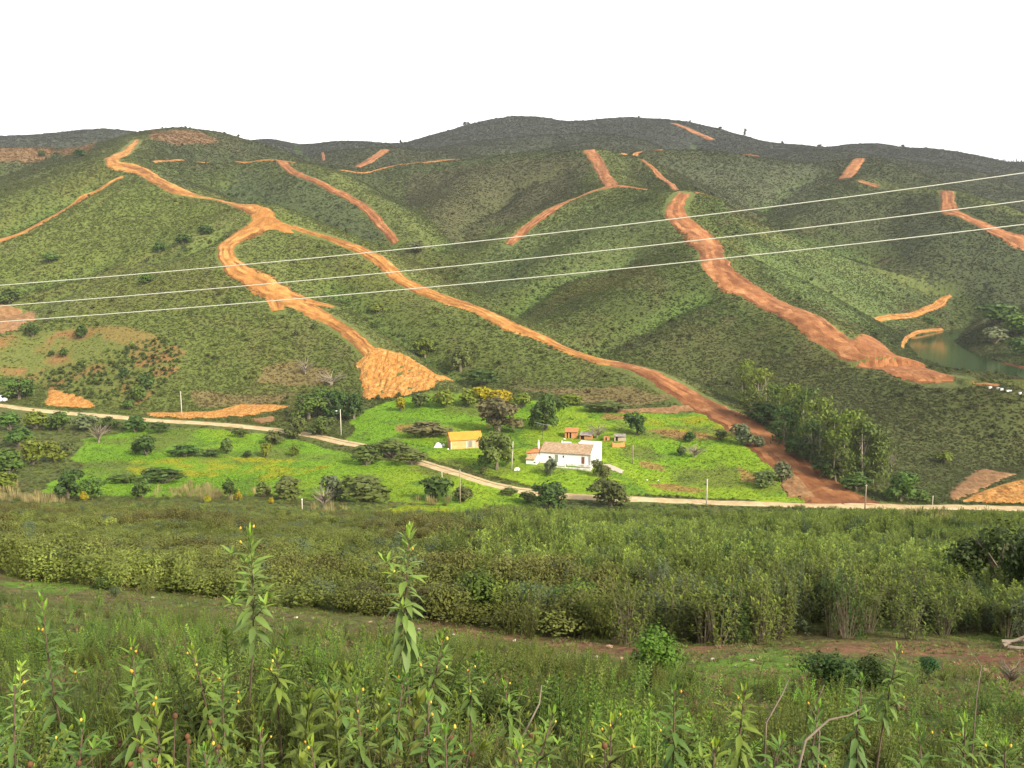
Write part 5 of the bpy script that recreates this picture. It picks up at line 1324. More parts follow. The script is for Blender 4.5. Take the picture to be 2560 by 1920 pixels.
PL = [
 # kind, u, v(base), width, height, tint, label
 ('bush', 317, 984, 52, 42, C_DK, 'dark round bush standing in the left meadow'),
 ('bush', 293, 981, 28, 30, C_MD, 'smaller bush touching the dark round one in the left meadow'),
 ('bush', 398, 987, 92, 26, C_DK, 'long low dark bush in the middle of the left meadow'),
 ('bush', 490, 980, 36, 34, C_MD, 'mid green bush at the right end of the low meadow hedge'),
 ('bush', 455, 987, 50, 16, C_DK, 'flat dark shrub between two larger bushes in the left meadow'),
 ('bush', 577, 987, 32, 32, C_YG, 'yellow green bush in the right part of the left meadow'),
 ('bush', 636, 985, 28, 24, C_YG, 'second smaller yellow green bush in the left meadow'),
 ('bush', 535, 988, 26, 14, C_DK, 'tiny dark bush between the meadow bushes'),
 ('tree', 148, 1078, 74, 66, C_DK, 'large dark tree at the lower left corner of the left meadow'),
 ('tree', 198, 1080, 56, 50, C_MD, 'rounded tree right against the large dark tree at the lower left'),
 ('bush', 182, 1084, 22, 22, C_YE, 'yellow flowering shrub in front of the large dark tree'),
 ('bush', 306, 1078, 52, 44, C_MD, 'grey green bush at the lower edge of the left meadow'),
 ('bush', 350, 1044, 120, 32, C_DK, 'broad dark thicket mound cutting into the left meadow'),
 ('bush', 268, 1044, 90, 20, C_MD, 'low green mound left of the dark thicket mound'),
 ('tree', 497, 1080, 34, 46, C_DK, 'slim dark tree beside a yellow shrub below the left meadow'),
 ('bush', 516, 1084, 18, 26, C_YE, 'yellow flowering shrub right of the slim dark tree'),
 ('bush', 450, 1088, 18, 18, C_YE, 'yellow flowering shrub in the pale reeds'),
 ('bush', 586, 1090, 16, 16, C_YE, 'yellow flowering shrub furthest right below the meadow'),
 ('bush', 622, 1080, 76, 46, C_OL, 'broad olive bush at the lower right of the left meadow'),
 ('bush', 568, 1076, 40, 34, C_OL, 'olive bush next to the pale reeds'),
 ('bare', 214, 956, 56, 44, None, 'bare grey shrub at the left corner of the meadow'),
 ('bush', 790, 1086, 130, 56, C_OL, 'wide brownish bush between meadow and thicket left of centre'),
 ('bush', 722, 1080, 60, 50, C_GY, 'grey green bush against the wide brownish bush'),
 ('bare', 700, 1098, 60, 52, None, 'bare twiggy shrub above the heath left of centre'),
 ('bush', 940, 1082, 80, 54, C_DK, 'dark round bush at the foot of the tall grey pole'),
 ('bush', 1000, 1084, 56, 34, C_OL, 'olive bush right of the tall grey pole'),
 ('bush', 18, 1030, 84, 62, C_MD, 'bright green bush at the left edge below the road'),
 ('bush', 70, 1005, 60, 60, C_YG, 'yellow green bush second from the left edge'),
 ('bush', 118, 1000, 50, 46, C_YG, 'yellow green bush beside the diagonal footpath'),
 ('bush', 40, 965, 70, 46, C_MD, 'leafy bush in the upper row at the left edge'),
 ('bush', 8, 1060, 60, 40, C_YG, 'low yellow green bush at the left edge above the reeds'),
 ('bush', 150, 985, 40, 34, C_OL, 'olive bush at the right end of the left edge cluster'),
 ('bush', 22, 930, 60, 44, C_MD, 'first bush of the roadside hedge at the left edge'),
 ('bush', 78, 928, 62, 42, C_YG, 'second bush of the roadside hedge, yellow green'),
 ('bush', 128, 930, 60, 40, C_MD, 'third bush of the roadside hedge'),
 ('bush', 182, 930, 60, 36, C_GY, 'grey green bush in the roadside hedge'),
 ('bush', 236, 930, 50, 30, C_DK, 'dark bush in the roadside hedge left of the bare grey shrub'),
 ('bush', 292, 934, 64, 34, C_DK, 'dark hedge bush below the road right of the bare grey shrub'),
 ('bush', 345, 936, 56, 26, C_DK, 'low dark hedge bush below the long cut bank'),
 ('bush', 520, 945, 50, 22, C_OL, 'small olive bush below the road at the meadow edge'),
 ('bush', 590, 960, 50, 30, C_OL, 'olive bush under the road near the meadow tree line'),
 ('tree', 42, 862, 76, 50, C_MD, 'round green tree beside the white van'),
 ('bush', 320, 842, 42, 38, C_DK, 'dark bush in the grassy gully beside the cultivated slope'),
 ('bush', 296, 868, 40, 36, C_MD, 'green bush lower in the grassy gully'),
 ('bush', 280, 885, 30, 24, C_MD, 'small bush at the foot of the grassy gully'),
 ('bush', 268, 818, 28, 26, C_DK, 'single dark bush in the middle of the cultivated slope'),
 ('bush', 178, 730, 34, 28, C_DK, 'dark bush at the top of the cultivated slope'),
 ('bush', 70, 728, 36, 30, C_DK, 'dark bush at the upper left of the cultivated slope'),
 ('bush', 138, 772, 24, 20, C_DK, 'small bush in the upper part of the cultivated slope'),
 ('bush', 112, 770, 18, 14, C_DK, 'very small bush left on the cultivated slope'),
 ('tree', 668, 905, 84, 56, C_MD, 'broad tree at the left of the dark grove below the quarry'),
 ('tree', 724, 902, 76, 60, C_DK, 'dark tree in the grove directly below the quarry face'),
 ('tree', 765, 905, 66, 56, C_DK, 'dark tree at the right of the grove below the quarry'),
 ('tree', 690, 880, 70, 44, C_MD, 'tree at the back of the grove below the quarry'),
 ('tree', 640, 945, 60, 46, C_OL, 'olive tree overhanging the road left of the lamp'),
 ('tree', 696, 942, 60, 44, C_OL, 'olive tree at the road right under the dark grove'),
 ('pale', 715, 832, 84, 34, None, 'pale dead tree with spreading limbs above the grove'),
 ('pale', 660, 808, 50, 40, None, 'pale dead tree left of the other one above the grove'),
 ('tree', 1076, 934, 112, 76, C_BR, 'big brownish olive tree behind the brick shed'),
 ('tree', 1180, 928, 84, 80, C_MD, 'green tree right of the big brownish olive'),
 ('tree', 1072, 1014, 86, 88, C_OL, 'rounded willowy tree between shed and farmhouse'),
 ('bush', 1050, 1016, 44, 40, C_MD, 'low green bush at the foot of the willowy tree'),
 ('tree', 1376, 939, 54, 50, C_DK, 'solitary dark round tree in the upper field'),
 ('bush', 1491, 954, 36, 22, C_DK, 'dark bush in the upper field near the red track'),
 ('bare', 1290, 946, 54, 34, None, 'bare grey bush between the brick huts'),
 ('tree', 1190, 1028, 32, 40, C_GY, 'small grey green tree in front of the farmhouse terrace'),
 ('tree', 1291, 1030, 28, 40, C_OL, 'small olive tree at the right corner of the farmhouse terrace'),
 ('bush', 1308, 1030, 30, 22, C_OL, 'low bush right of the terrace corner tree'),
 ('tree', 1318, 1094, 92, 60, C_OL, 'spreading olive tree hiding the road below the farmhouse'),
 ('tree', 1186, 1100, 86, 58, C_DK, 'dark tree at the bend of the road'),
 ('bush', 1142, 1086, 40, 24, C_OL, 'low olive bush left of the dark roadside tree'),
 ('tree', 995, 800, 66, 56, C_OL, 'leafy tree in the gully right of the quarry'),
 ('tree', 918, 772, 56, 42, C_YG, 'pale green tree at the top of the gully'),
 ('bush', 1040, 832, 90, 36, C_DK, 'dark bush mass at the gully mouth'),
 ('bush', 960, 880, 56, 42, C_YG, 'yellow green acacia at the top of the farm field'),
 ('bush', 905, 880, 50, 34, C_OL, 'olive acacia right of the quarry foot'),
 ('bush', 1010, 878, 52, 38, C_YG, 'tall yellow green acacia in the field hedge'),
 ('bush', 1045, 872, 56, 36, C_YE, 'yellow flowering acacia at the top of the field'),
 ('bush', 1085, 876, 54, 34, C_YE, 'second yellow flowering acacia behind the olive tree'),
 ('bush', 1128, 880, 52, 34, C_YG, 'yellow green acacia above the green tree'),
 ('bush', 1230, 876, 70, 26, C_YG, 'yellow green hedge shrub above the farmhouse'),
 ('bush', 866, 888, 28, 30, C_YE, 'small yellow acacia left in the upper field'),
 ('bush', 1310, 890, 120, 24, C_OL, 'long olive hedge at the upper edge of the right field'),
 ('bush', 850, 988, 120, 40, C_OL, 'dark olive hedge bush along the road left of the shed'),
 ('bush', 790, 1005, 90, 40, C_OL, 'low olive bush on the bank below the road left of the shed'),
 ('bush', 1100, 1072, 50, 20, C_OL, 'low bush at the roadside below the farmhouse tree'),
 ('bush', 920, 945, 130, 34, C_BR, 'brownish bramble mound behind the brick shed'),
 ('bush', 800, 985, 70, 26, C_MD, 'green bramble on the upper side of the road'),
 ('bush', 890, 1005, 90, 36, C_OL, 'olive bush between the road and the shed lawn'),
 ('bush', 1606, 962, 56, 44, C_GY, 'grey green bush at the left edge of the red track'),
 ('bush', 1640, 968, 30, 26, C_GY, 'small grey bush against the red track'),
 ('bush', 1556, 950, 34, 24, C_OL, 'olive bush in the upper right field'),
 ('bush', 1690, 1042, 52, 44, C_GY, 'grey green bush on the bank by the lower red track'),
 ('bush', 1650, 1052, 60, 34, C_OL, 'olive bush on the field bank left of the red track'),
 ('bare', 1500, 988, 70, 30, None, 'faint bare shrub in the right field'),
 ('bush', 1470, 985, 24, 22, C_DK, 'small dark bush in the right field beside the bare shrub'),
 ('tree', 1945, 1084, 92, 66, C_MD, 'full green tree at the right end of the road'),
 ('bush', 2040, 1000, 44, 26, C_YG, 'bright green bush on the scrub slope above the right bank'),
 ('bare', 1925, 1008, 24, 32, None, 'pale rusty dead shrub right of the eucalyptus grove'),
 ('bush', 1990, 1085, 50, 26, C_MD, 'low bush right of the full green tree'),
 ('euca', 1608, 872, 46, 100, C_EB, 'uppermost leaning eucalyptus with a bright crown in the grove'),
 ('euca', 1640, 888, 60, 100, C_EB, 'eucalyptus second from the top of the grove'),
 ('euca', 1672, 905, 54, 80, C_EU, 'shorter dark eucalyptus in the upper grove'),
 ('euca', 1705, 935, 62, 112, C_EB, 'tall eucalyptus with a pale crown in the mid grove'),
 ('euca', 1736, 955, 66, 122, C_EU, 'wide olive eucalyptus in the mid grove'),
 ('euca', 1768, 985, 64, 138, C_EB, 'tall yellow green eucalyptus right of the mid grove'),
 ('euca', 1800, 1000, 60, 110, C_EU, 'dark eucalyptus between two taller ones'),
 ('euca', 1828, 1028, 84, 150, C_EB, 'tallest eucalyptus with many pale stems in the lower grove'),
 ('euca', 1862, 1040, 80, 142, C_EU, 'big eucalyptus at the right of the lower grove'),
 ('euca', 1890, 1046, 60, 110, C_EU, 'outermost eucalyptus at the lower right of the grove'),
 ('euca', 1755, 1000, 60, 96, C_DK, 'dark eucalyptus in front of the mid grove'),
 ('bush', 1650, 915, 80, 44, C_DK, 'dark undergrowth bush under the upper eucalyptus'),
 ('euca', 1625, 905, 50, 70, C_EU, 'half grown eucalyptus below the uppermost one'),
 ('euca', 1690, 960, 56, 90, C_DK, 'dark eucalyptus filling the gap in the mid grove'),
 ('euca', 1815, 1040, 70, 100, C_EU, 'low leafy eucalyptus at the front of the lower grove'),
 ('bush', 1790, 1030, 80, 44, C_DK, 'dark undergrowth bush below the eucalyptus grove'),
 ('bush', 1850, 1062, 90, 40, C_DK, 'dark undergrowth bush at the foot of the lower eucalyptus'),
 ('bush', 1720, 985, 70, 40, C_DK, 'dark undergrowth bush in the middle of the grove'),
 ('bush', 445, 505, 46, 18, C_DK, 'dark bush high in the gully of the left hill'),
 ('bush', 395, 528, 50, 22, C_DK, 'dark bush mid way down the gully of the left hill'),
 ('bush', 345, 545, 44, 20, C_DK, 'dark bush low in the gully of the left hill'),
 ('bush', 108, 568, 40, 22, C_MD, 'isolated round bush on the left hill'),
 ('bush', 318, 612, 36, 20, C_MD, 'round bush on the ridge between two cables'),
 ('bush', 20, 656, 50, 30, C_MD, 'green bush above the left edge earth cut'),
 ('bush', 905, 545, 40, 22, C_GY, 'pale bush in the valley bottom between the hills'),
 ('bush', 815, 678, 50, 22, C_YG, 'yellow green bush on the slope beside the quarry track'),
 ('bush', 172, 340, 34, 18, C_DK, 'dark tree on the reddish far left hill'),
 ('bush', 90, 338, 20, 12, C_DK, 'small dark tree on the reddish far left hill'),
 ('bush', 2010, 700, 40, 16, C_MD, 'green bush on the lake shore under the orange track'),
 ('bush', 2150, 700, 110, 46, C_DK, 'big dark bush on the hill right of the lake'),
 ('bush', 2150, 742, 70, 34, C_GY, 'grey green bush just above the right lake shore'),
 ('bush', 2205, 768, 70, 36, C_DK, 'dark bush lowest on the right lake shore'),
 ('bush', 2195, 722, 70, 44, C_MD, 'green bush at the right edge above the lake'),
]
R_.seed(17)
for e in PL:
    place(*e)
# far trees on the skyline
SKY_T = [(1004, 288, 10, 11, 1350), (1012, 288, 8, 8, 1350), (1608, 316, 7, 20, 1300), (1490, 285, 6, 7, 1345), (1380, 258, 6, 7, 1370), (1190, 266, 9, 7, 1395), (1260, 264, 6, 7, 1395), (1770, 321, 12, 9, 1300), (255, 283, 8, 6, 1250), (135, 291, 12, 6, 1250), (866, 324, 7, 14, 1245), (875, 325, 6, 9, 1245), (1690, 319, 9, 9, 1300), (1950, 324, 8, 10, 1300), (485, 300, 6, 6, 850), (1555, 306, 10, 7, 1325), (410, 281, 7, 6, 850), (2000, 326, 7, 7, 1300)]
_sk = []
for k, (u, v, w, h, D) in enumerate(SKY_T):
    p = P(u, v, D); z = hz1(p[0], D); kx = D / FPX
    t = thing('skyline_tree', 'tiny lone tree standing on the far skyline', 'tree', (p[0], D, z - .5), k, 'lone trees on the far skyline', (w * kx, w * kx, h * kx * .9))
    o = put('crown', TREE_M[k % 5], t); o['tint'] = [.035, .05, .022]
    put('trunk', TREE_T[k % 3], t); _sk.append(t)
rank_labels(_sk, [q[0] for q in SKY_T], 'tiny lone trees on the far skyline')
_pn = []
def pine(seed):
    R_.seed(seed); mb = MB(); mb.tube([(0, 0, 0), (0, 0, .9)], [.05, .01], 5, 0)
    for q in range(90):
        z = R_.uniform(.2, 1.0); a = R_.uniform(0, 6.3); r = (1.05 - z) * .55
        mb.leaf((0, 0, z), (math.cos(a), math.sin(a), -.2), r * R_.uniform(.6, 1), .12, .2, R_.uniform(.2, .7), 2)
    return mb
PINE = [pine(300 + k).mesh('pine_crown', M_LEAF) for k in range(2)]
for k in range(17):
    u = 2128 + k * 5.6 + R_.uniform(-1.5, 1.5); D = 1345
    p = P(u, 350, D); z = hz1(p[0], D); kx = D / FPX; h = R_.uniform(7, 12) * kx
    o = put('pine_tree', PINE[k % 2], None, (p[0], D, z - .5), (0, 0, k), (h * .5, h * .5, h)); o['tint'] = [.03, .045, .025]
    tag(o, 'dark pine in the row along the far right skyline', 'tree', 'row of pines on the far right skyline'); _pn.append(o)
rank_labels(_pn, list(range(17)), 'dark pines in the row on the far right skyline')
# pale reeds along the stream
def reed(seed):
    R_.seed(seed); mb = MB()
    for _ in range(26):
        a = R_.uniform(0, 6.3); d = .4 * math.sqrt(R_.random()); s = R_.uniform(.02, .25)
        mb.leaf((math.cos(a) * d, math.sin(a) * d, 0), (math.cos(a) * s, math.sin(a) * s, 1), R_.uniform(.6, 1.1), .035, .12, R_.uniform(.3, 1), 2)
    return mb
rp = []
for (u, v, w, n_) in ((30, 1080, 90, 40), (90, 1085, 60, 24), (10, 1060, 50, 20), (400, 1070, 90, 34), (470, 1078, 60, 22), (575, 1070, 30, 14), (930, 1086, 60, 18), (1990, 1128, 40, 16), (2030, 1148, 60, 22), (1975, 1118, 20, 8), (440, 1060, 60, 14), (700, 1108, 50, 10)):
    for _ in range(n_):
        rp.append(at(u + R_.gauss(0, w * .35), v + R_.uniform(-7, 7), None))
rp = np.array(rp); n = len(rp)
hh = rng.uniform(1.3, 2.6, n)
scatter('reeds', rp, np.column_stack([hh * .75, hh * .75, hh]), rots(n, .06), np.array((.300, .240, .125)) * np.exp(rng.normal(0, .2, (n, 1))), rng.integers(0, 3, n), [reed(310 + k) for k in range(3)], M_LEAF)
# small planted shrubs on the cultivated slope
x, y = sample(285, 380, lambda r: 1.6 + 0 * r, 8)
m = inpoly(x, y, CULT_W); x, y = x[m], y[m]; n = len(x); s = rng.uniform(.6, 1.8, n)
scatter('slope_shrubs', np.column_stack([x, y, hz(x, y) - .05]), np.column_stack([s, s, s * .9]), rots(n), np.array((.090, .125, .026)) * np.exp(rng.normal(-.15, .4, (n, 1))), rng.integers(0, 3, n), [bush_mesh(330 + k, 90, .16, 4) for k in range(3)], M_LEAF)

# ---------------------------------------------------------------- foreground
def cluster(seed):
    """bushy young rockrose: several leaning leafy stems from one root"""
    rr = random.Random(seed); mb = MB()
    for q in range(7):
        s_ = sprig(seed * 10 + q, 12, .15, .036)
        a = rr.uniform(0, 6.3); t = rr.uniform(.05, .5); sc = rr.uniform(.55, 1.0)
        V = np.vstack(s_.v) * np.array((.8, .8, 1)) * sc
        M = np.array(Matrix.Rotation(t, 3, Vector((math.cos(a), math.sin(a), 0))))
        mb.add(V @ M.T, s_.f, s_.s)
    return mb
def ground_mix(n, table):
    k = rng.choice(len(table), n, p=np.array([t[1] for t in table]) / sum(t[1] for t in table)); return k
x, y = sample(3.2 + 0, 46, lambda r: np.interp(r, [15, 18, 22, 30, 46], [.095, .125, .16, .20, .27]), 5)
st = np.interp(x, [-16, -12, -6, 0, 6, 12, 20], [25.2, 24.6, 23.4, 22.0, 20.9, 20.2, 19.6])
ok = (y > 1.0) & (y < st + 1.5) & (np.hypot(x, y) > 1.5) & (np.abs(x) < y * .72 + .5)
x, y, st = x[ok], y[ok], st[ok]
path = st - 3.2                                      # middle of the bare strip
barew = np.exp(-((y - path) / 2.2) ** 2)
dens = np.clip(1.2 - barew * np.clip(.15 + (x + 4) / 16, .08, .55) - np.clip((noise(x, y, 2.4, 33, 3) - .52) * 3, 0, .8), .10, 1) * np.interp(y, [8, 14], [1, .8])
wx, wy = warp2(x, y, .8, 2.5, 61)
bn = inpoly(wx, wy, BROWN_NEAR); dens[bn] = .08
gn = np.zeros(len(x), bool)
for f in GREEN_NEAR: gn |= inpoly(wx, wy, f)
dens[gn] = .9
ok = rng.random(len(x)) < dens
x, y, path, gn, bn, barew = (q[ok] for q in (x, y, path, gn, bn, barew))
n = len(x); r = np.hypot(x, y)
TAB = [('sprig', .42), ('twig', .10), ('grass', .12), ('herb', .20), ('needle', .14), ('stalk', .02)]
PRO = [sprig(400), sprig(401, 14, .20, .05), sprig(402, 19, .16, .04), twig_weed(403), twig_weed(404), grass_tuft(405, 20, .95, .03), grass_tuft(406, 14, .9, .05), herb(407), needle_bush(408), needle_bush(409), seed_stalks(410), herb(411, 30), cluster(430), cluster(431), cluster(432)]
IDX = [[0, 1, 2, 12, 13, 14, 12, 13, 14], [3, 4], [5, 6], [7, 11], [8, 9], [10]]
sc_ = np.stack([np.log(t[1]) + 7.5 * (noise(x, y, 1.5, 600 + 7 * i, 3) - .5) + rng.gumbel(0, .55, n) for i, t in enumerate(TAB)])
k = np.argmax(sc_, axis=0)                            # kinds of weed grow in patches
far = y > path - 2.0
k = np.where(far & (rng.random(n) < .75), rng.choice([2, 3, 4], n), k)
k = np.where(gn, rng.choice([2, 3], n), k)
var = np.array([IDX[a][rng.integers(len(IDX[a]))] for a in k])
hh = (1 + (np.interp(r, [1.5, 3, 4.5, 7], [1, 1.25, 1.3, 1]) - 1) * np.clip(.5 - x * 1.2, 0, 1)) * np.interp(x / y, [.05, .3], [1, .72]) * np.choose(k, [rng.uniform(.42, .85, n), rng.uniform(.4, .85, n), rng.uniform(.2, .5, n), rng.uniform(.14, .34, n), rng.uniform(.3, .7, n), rng.uniform(.4, .75, n)])
hh *= np.where(far, .6, 1) * np.where(gn, .5, 1) * np.where(bn, .5, 1) * (1 - .3 * barew) * np.interp(r, [1.5, 3.5, 6, 10, 15], [.55, 1, .85, .55, .45]) * np.interp(noise(x, y, 1.8, 35, 3), [.3, .7], [.55, 1.4])
ww = np.where(var >= 12, hh * rng.uniform(.9, 1.3, n), 0) + (var < 12) * np.choose(k, [hh * .95, hh * .8, hh * .9, hh * 1.8, hh * .9, hh * .8])
T = np.array([(.128, .190, .040), (.125, .112, .046), (.145, .180, .034), (.128, .198, .028), (.105, .128, .030), (.090, .055, .024)])
tint = T[k] * np.exp(rng.normal(0, .22, (n, 1)) + (noise(x, y, 1.1, 37, 3) - .5)[:, None] * 1.2) * np.exp(rng.normal(0, .07, (n, 3)))
nb = np.clip((noise(x, y, 2.2, 36, 3) - .47) * 6, 0, 1)[:, None] * .6; tint = tint * (1 - nb) + np.array((.150, .150, .040)) * nb
tint[gn] = np.array((.110, .200, .024)) * np.exp(rng.normal(0, .15, (gn.sum(), 1)))
scatter('undergrowth', np.column_stack([x, y, hz(x, y) - .02]), np.column_stack([ww, ww, hh]), rots(n, .26), tint, var, PRO, M_LEAF)
print('undergrowth', n)
# fine ground litter and moss between
x, y = sample(9, 46, lambda r: np.interp(r, [15, 22, 30, 46], [.10, .14, .17, .22]), 15)
st = np.interp(x, [-16, -12, -6, 0, 6, 12, 20], [25.2, 24.6, 23.4, 22.0, 20.9, 20.2, 19.6])
ok = (y > 6) & (y < st + 2) & (np.abs(x) < y * .7) & (noise(x, y, 1.3, 45, 3) > .38); x, y = x[ok], y[ok]; n = len(x)
col, _d = cover(x, y); g = rng.random(n) < .62
tint = np.where(g[:, None], (.095, .135, .028), (.15, .095, .055)) * np.exp(rng.normal(0, .25, (n, 1)))
h = rng.uniform(.05, .16, n)
scatter('ground_herbs', np.column_stack([x, y, hz(x, y) - .01]), np.column_stack([h * 2.2, h * 2.2, h]), rots(n, .1), tint, rng.integers(0, 3, n), [herb(420, 18), grass_tuft(421, 9, .9, .10), herb(422, 12)], M_LEAF)
# stones on the bare strip: each its own object
STONE_M = []
for q in range(4):
    bm = bmesh.new(); bmesh.ops.create_icosphere(bm, subdivisions=1, radius=.5)
    rr = random.Random(q)
    for v_ in bm.verts: v_.co *= rr.uniform(.7, 1.15); v_.co.z *= .62
    me = bpy.data.meshes.new('stone'); bm.to_mesh(me); bm.free(); me.materials.append(M_STONE if q else noisy('red_stone', (.25, .14, .09), (.42, .27, .19), 5.0, bump=.5)); STONE_M.append(me)
SP = [(1315, 1399, 16), (1235, 1366, 15), (1410, 1462, 14), (860, 1333, 15), (1340, 1424, 13), (1255, 1440, 12), (1540, 1425, 11), (1625, 1428, 12), (1700, 1438, 10), (420, 1300, 9), (520, 1295, 8), (2105, 1462, 18), (2130, 1452, 20), (2160, 1466, 12), (2090, 1470, 10), (2190, 1450, 12), (2060, 1432, 9), (640, 1335, 9), (725, 1350, 8), (1110, 1385, 10), (1180, 1400, 12), (1290, 1420, 10), (1380, 1415, 14), (1445, 1440, 9), (1500, 1452, 8), (980, 1372, 9), (560, 1325, 8), (2020, 1448, 9), (1790, 1450, 10), (1650, 1455, 8), (1590, 1440, 9), (330, 1292, 8), (800, 1345, 10), (905, 1360, 9), (1345, 1440, 9)]
_st = []
for q, (u, v, w) in enumerate(SP):
    p = at(u, v); s = w * p[1] / FPX * 1.25
    o = put('stone', STONE_M[q % 4], None, (p[0], p[1], p[2] + s * .12), (0, 0, q * 1.7), (s, s * .8, s * .8))
    tag(o, {0: 'reddish boulder, the largest stone on the bare strip right of centre', 1: 'pale rounded stone on the bank behind the tall yellow budded plant', 3: 'whitish stone at the foot of the tall budded plant', 12: 'big white stone on the brown soil at the right edge'}.get(q, 'small pale stone lying on the bare strip of soil'), 'stone', None if q in (0, 1, 3, 12) else 'small stones on the bare strip')
    if q not in (0, 1, 3, 12): _st.append((o, u))
rank_labels([a[0] for a in _st], [a[1] for a in _st], 'small pale stones along the bare soil strip')
# cut branches on the brown soil at the right
p = at(2200, 1402)
br = thing('cut_branches', 'heap of cut branches on the brown soil at the right edge', 'branches', p)
for q in range(7):
    a = R_.uniform(-.5, .5); L_ = R_.uniform(.9, 1.9); x0 = R_.uniform(-.7, .4); y0 = R_.uniform(-.4, .4); z0 = .06 + .06 * q * .6
    MB().tube([(x0, y0, z0), (x0 + L_ * .5 * math.cos(a), y0 + L_ * .5 * math.sin(a), z0 + .08), (x0 + L_ * math.cos(a), y0 + L_ * math.sin(a), z0 + R_.uniform(0, .15))], [.045, .035, .02], 6, .5).obj('branch', M_TWIG, br)

# bushes of the middle distance that stand out
R_.seed(23)
for e in (
 ('fine', 1128, 1352, 96, 92, (.105, .150, .075), 'round grey green bush beyond the bare strip right of centre'),
 ('fine', 1420, 1362, 110, 84, (.100, .140, .075), 'grey leaved bush leaning over the bare strip'),
 ('fine', 1415, 1470, 130, 104, (.085, .150, .022), 'fresh green feathery bush on the near side of the bare strip'),
 ('fine', 1240, 1345, 120, 90, (.095, .150, .024), 'bright green rounded bush right of the grey green one'),
 ('fine', 1040, 1345, 120, 110, (.080, .120, .022), 'yellowish green bush left of the round grey green one'),
 ('fine', 1800, 1505, 130, 88, (.042, .080, .018), 'dark green juniper bush in the right foreground'),
 ('fine', 1880, 1505, 110, 84, (.050, .082, .018), 'dark green bush merging with the juniper at its right'),
 ('fine', 2006, 1462, 46, 44, (.060, .125, .045), 'small bluish green cushion bush beside the brown soil'),
 ('fine', 800, 1320, 80, 60, (.085, .082, .030), 'brownish bush under the tall budded plant'),
 ('fine', 930, 1335, 90, 66, (.105, .088, .035), 'rusty heath bush right of the tall budded plant'),
 ('fine', 1450, 1300, 100, 70, (.072, .105, .030), 'deep green bush before the dense thicket'),
 ('fine', 235, 1275, 60, 34, (.085, .135, .030), 'low fresh green bush beyond the strip at left'),
 ('fine', 250, 1290, 26, 22, (.100, .130, .060), 'tiny grey green bush on the edge of the left strip'),
):
    place(*e)
for e in (('bare', 1270, 1372, 90, 60, None, 'dry reddish twigs beyond the strip right of the round bush'), ('bare', 1350, 1372, 80, 56, None, 'dry grey twigs left of the grey leaved bush'), ('bare', 2180, 1480, 60, 60, None, 'thin bare shrub before the brown soil at right')):
    place(*e)
# dark tree at the right edge of the thicket
place('bigtree', 2150, 1300, 190, 170, (.045, .075, .018), 'dark leafy tree rising from the thicket at the right edge')
place('bigtree', 2215, 1330, 150, 190, (.040, .066, .016), 'dark tree cut by the right edge behind the thicket')

# ---------------------------------------------------------------- rockroses with buds: stem, leaves and buds as parts
LEAFM = []
for q in range(5):
    mb = MB(); R_.seed(500 + q)
    mb.leaf((0, 0, 0), (1, 0, .0), 1.0, [.30, .27, .33, .29, .26][q], [.10, .22, .34, .46, .02][q], [.5, .45, .6, .35, .95][q], 3)
    LEAFM.append(mb.mesh('rockrose_leaf', M_LEAF, True))
M_BUD = noisy('yellow_bud', (.50, .33, .03), (.62, .48, .09), 30); M_BUDO = noisy('orange_bud', (.50, .24, .03), (.60, .36, .06), 30)
budm = MB(); budm.tube([(0, 0, 0), (0, 0, .3), (0, 0, .7), (0, 0, 1)], [.12, .36, .30, .05], 7)
BUD = [budm.mesh('bud', M_BUD, True), budm.mesh('bud', M_BUDO, True)]
M_STEM = noisy('green_stem', (.07, .075, .03), (.13, .12, .05), 12); M_STEMB = noisy('brown_stem', (.07, .045, .03), (.13, .09, .06), 12)
SEEDM = MB().tube([(0, 0, 0), (0, 0, .25), (0, 0, .75), (0, 0, 1)], [.15, .48, .42, .1], 8).mesh('seed_head', noisy('brown_seed_head', (.075, .035, .018), (.15, .07, .03), 30), True)
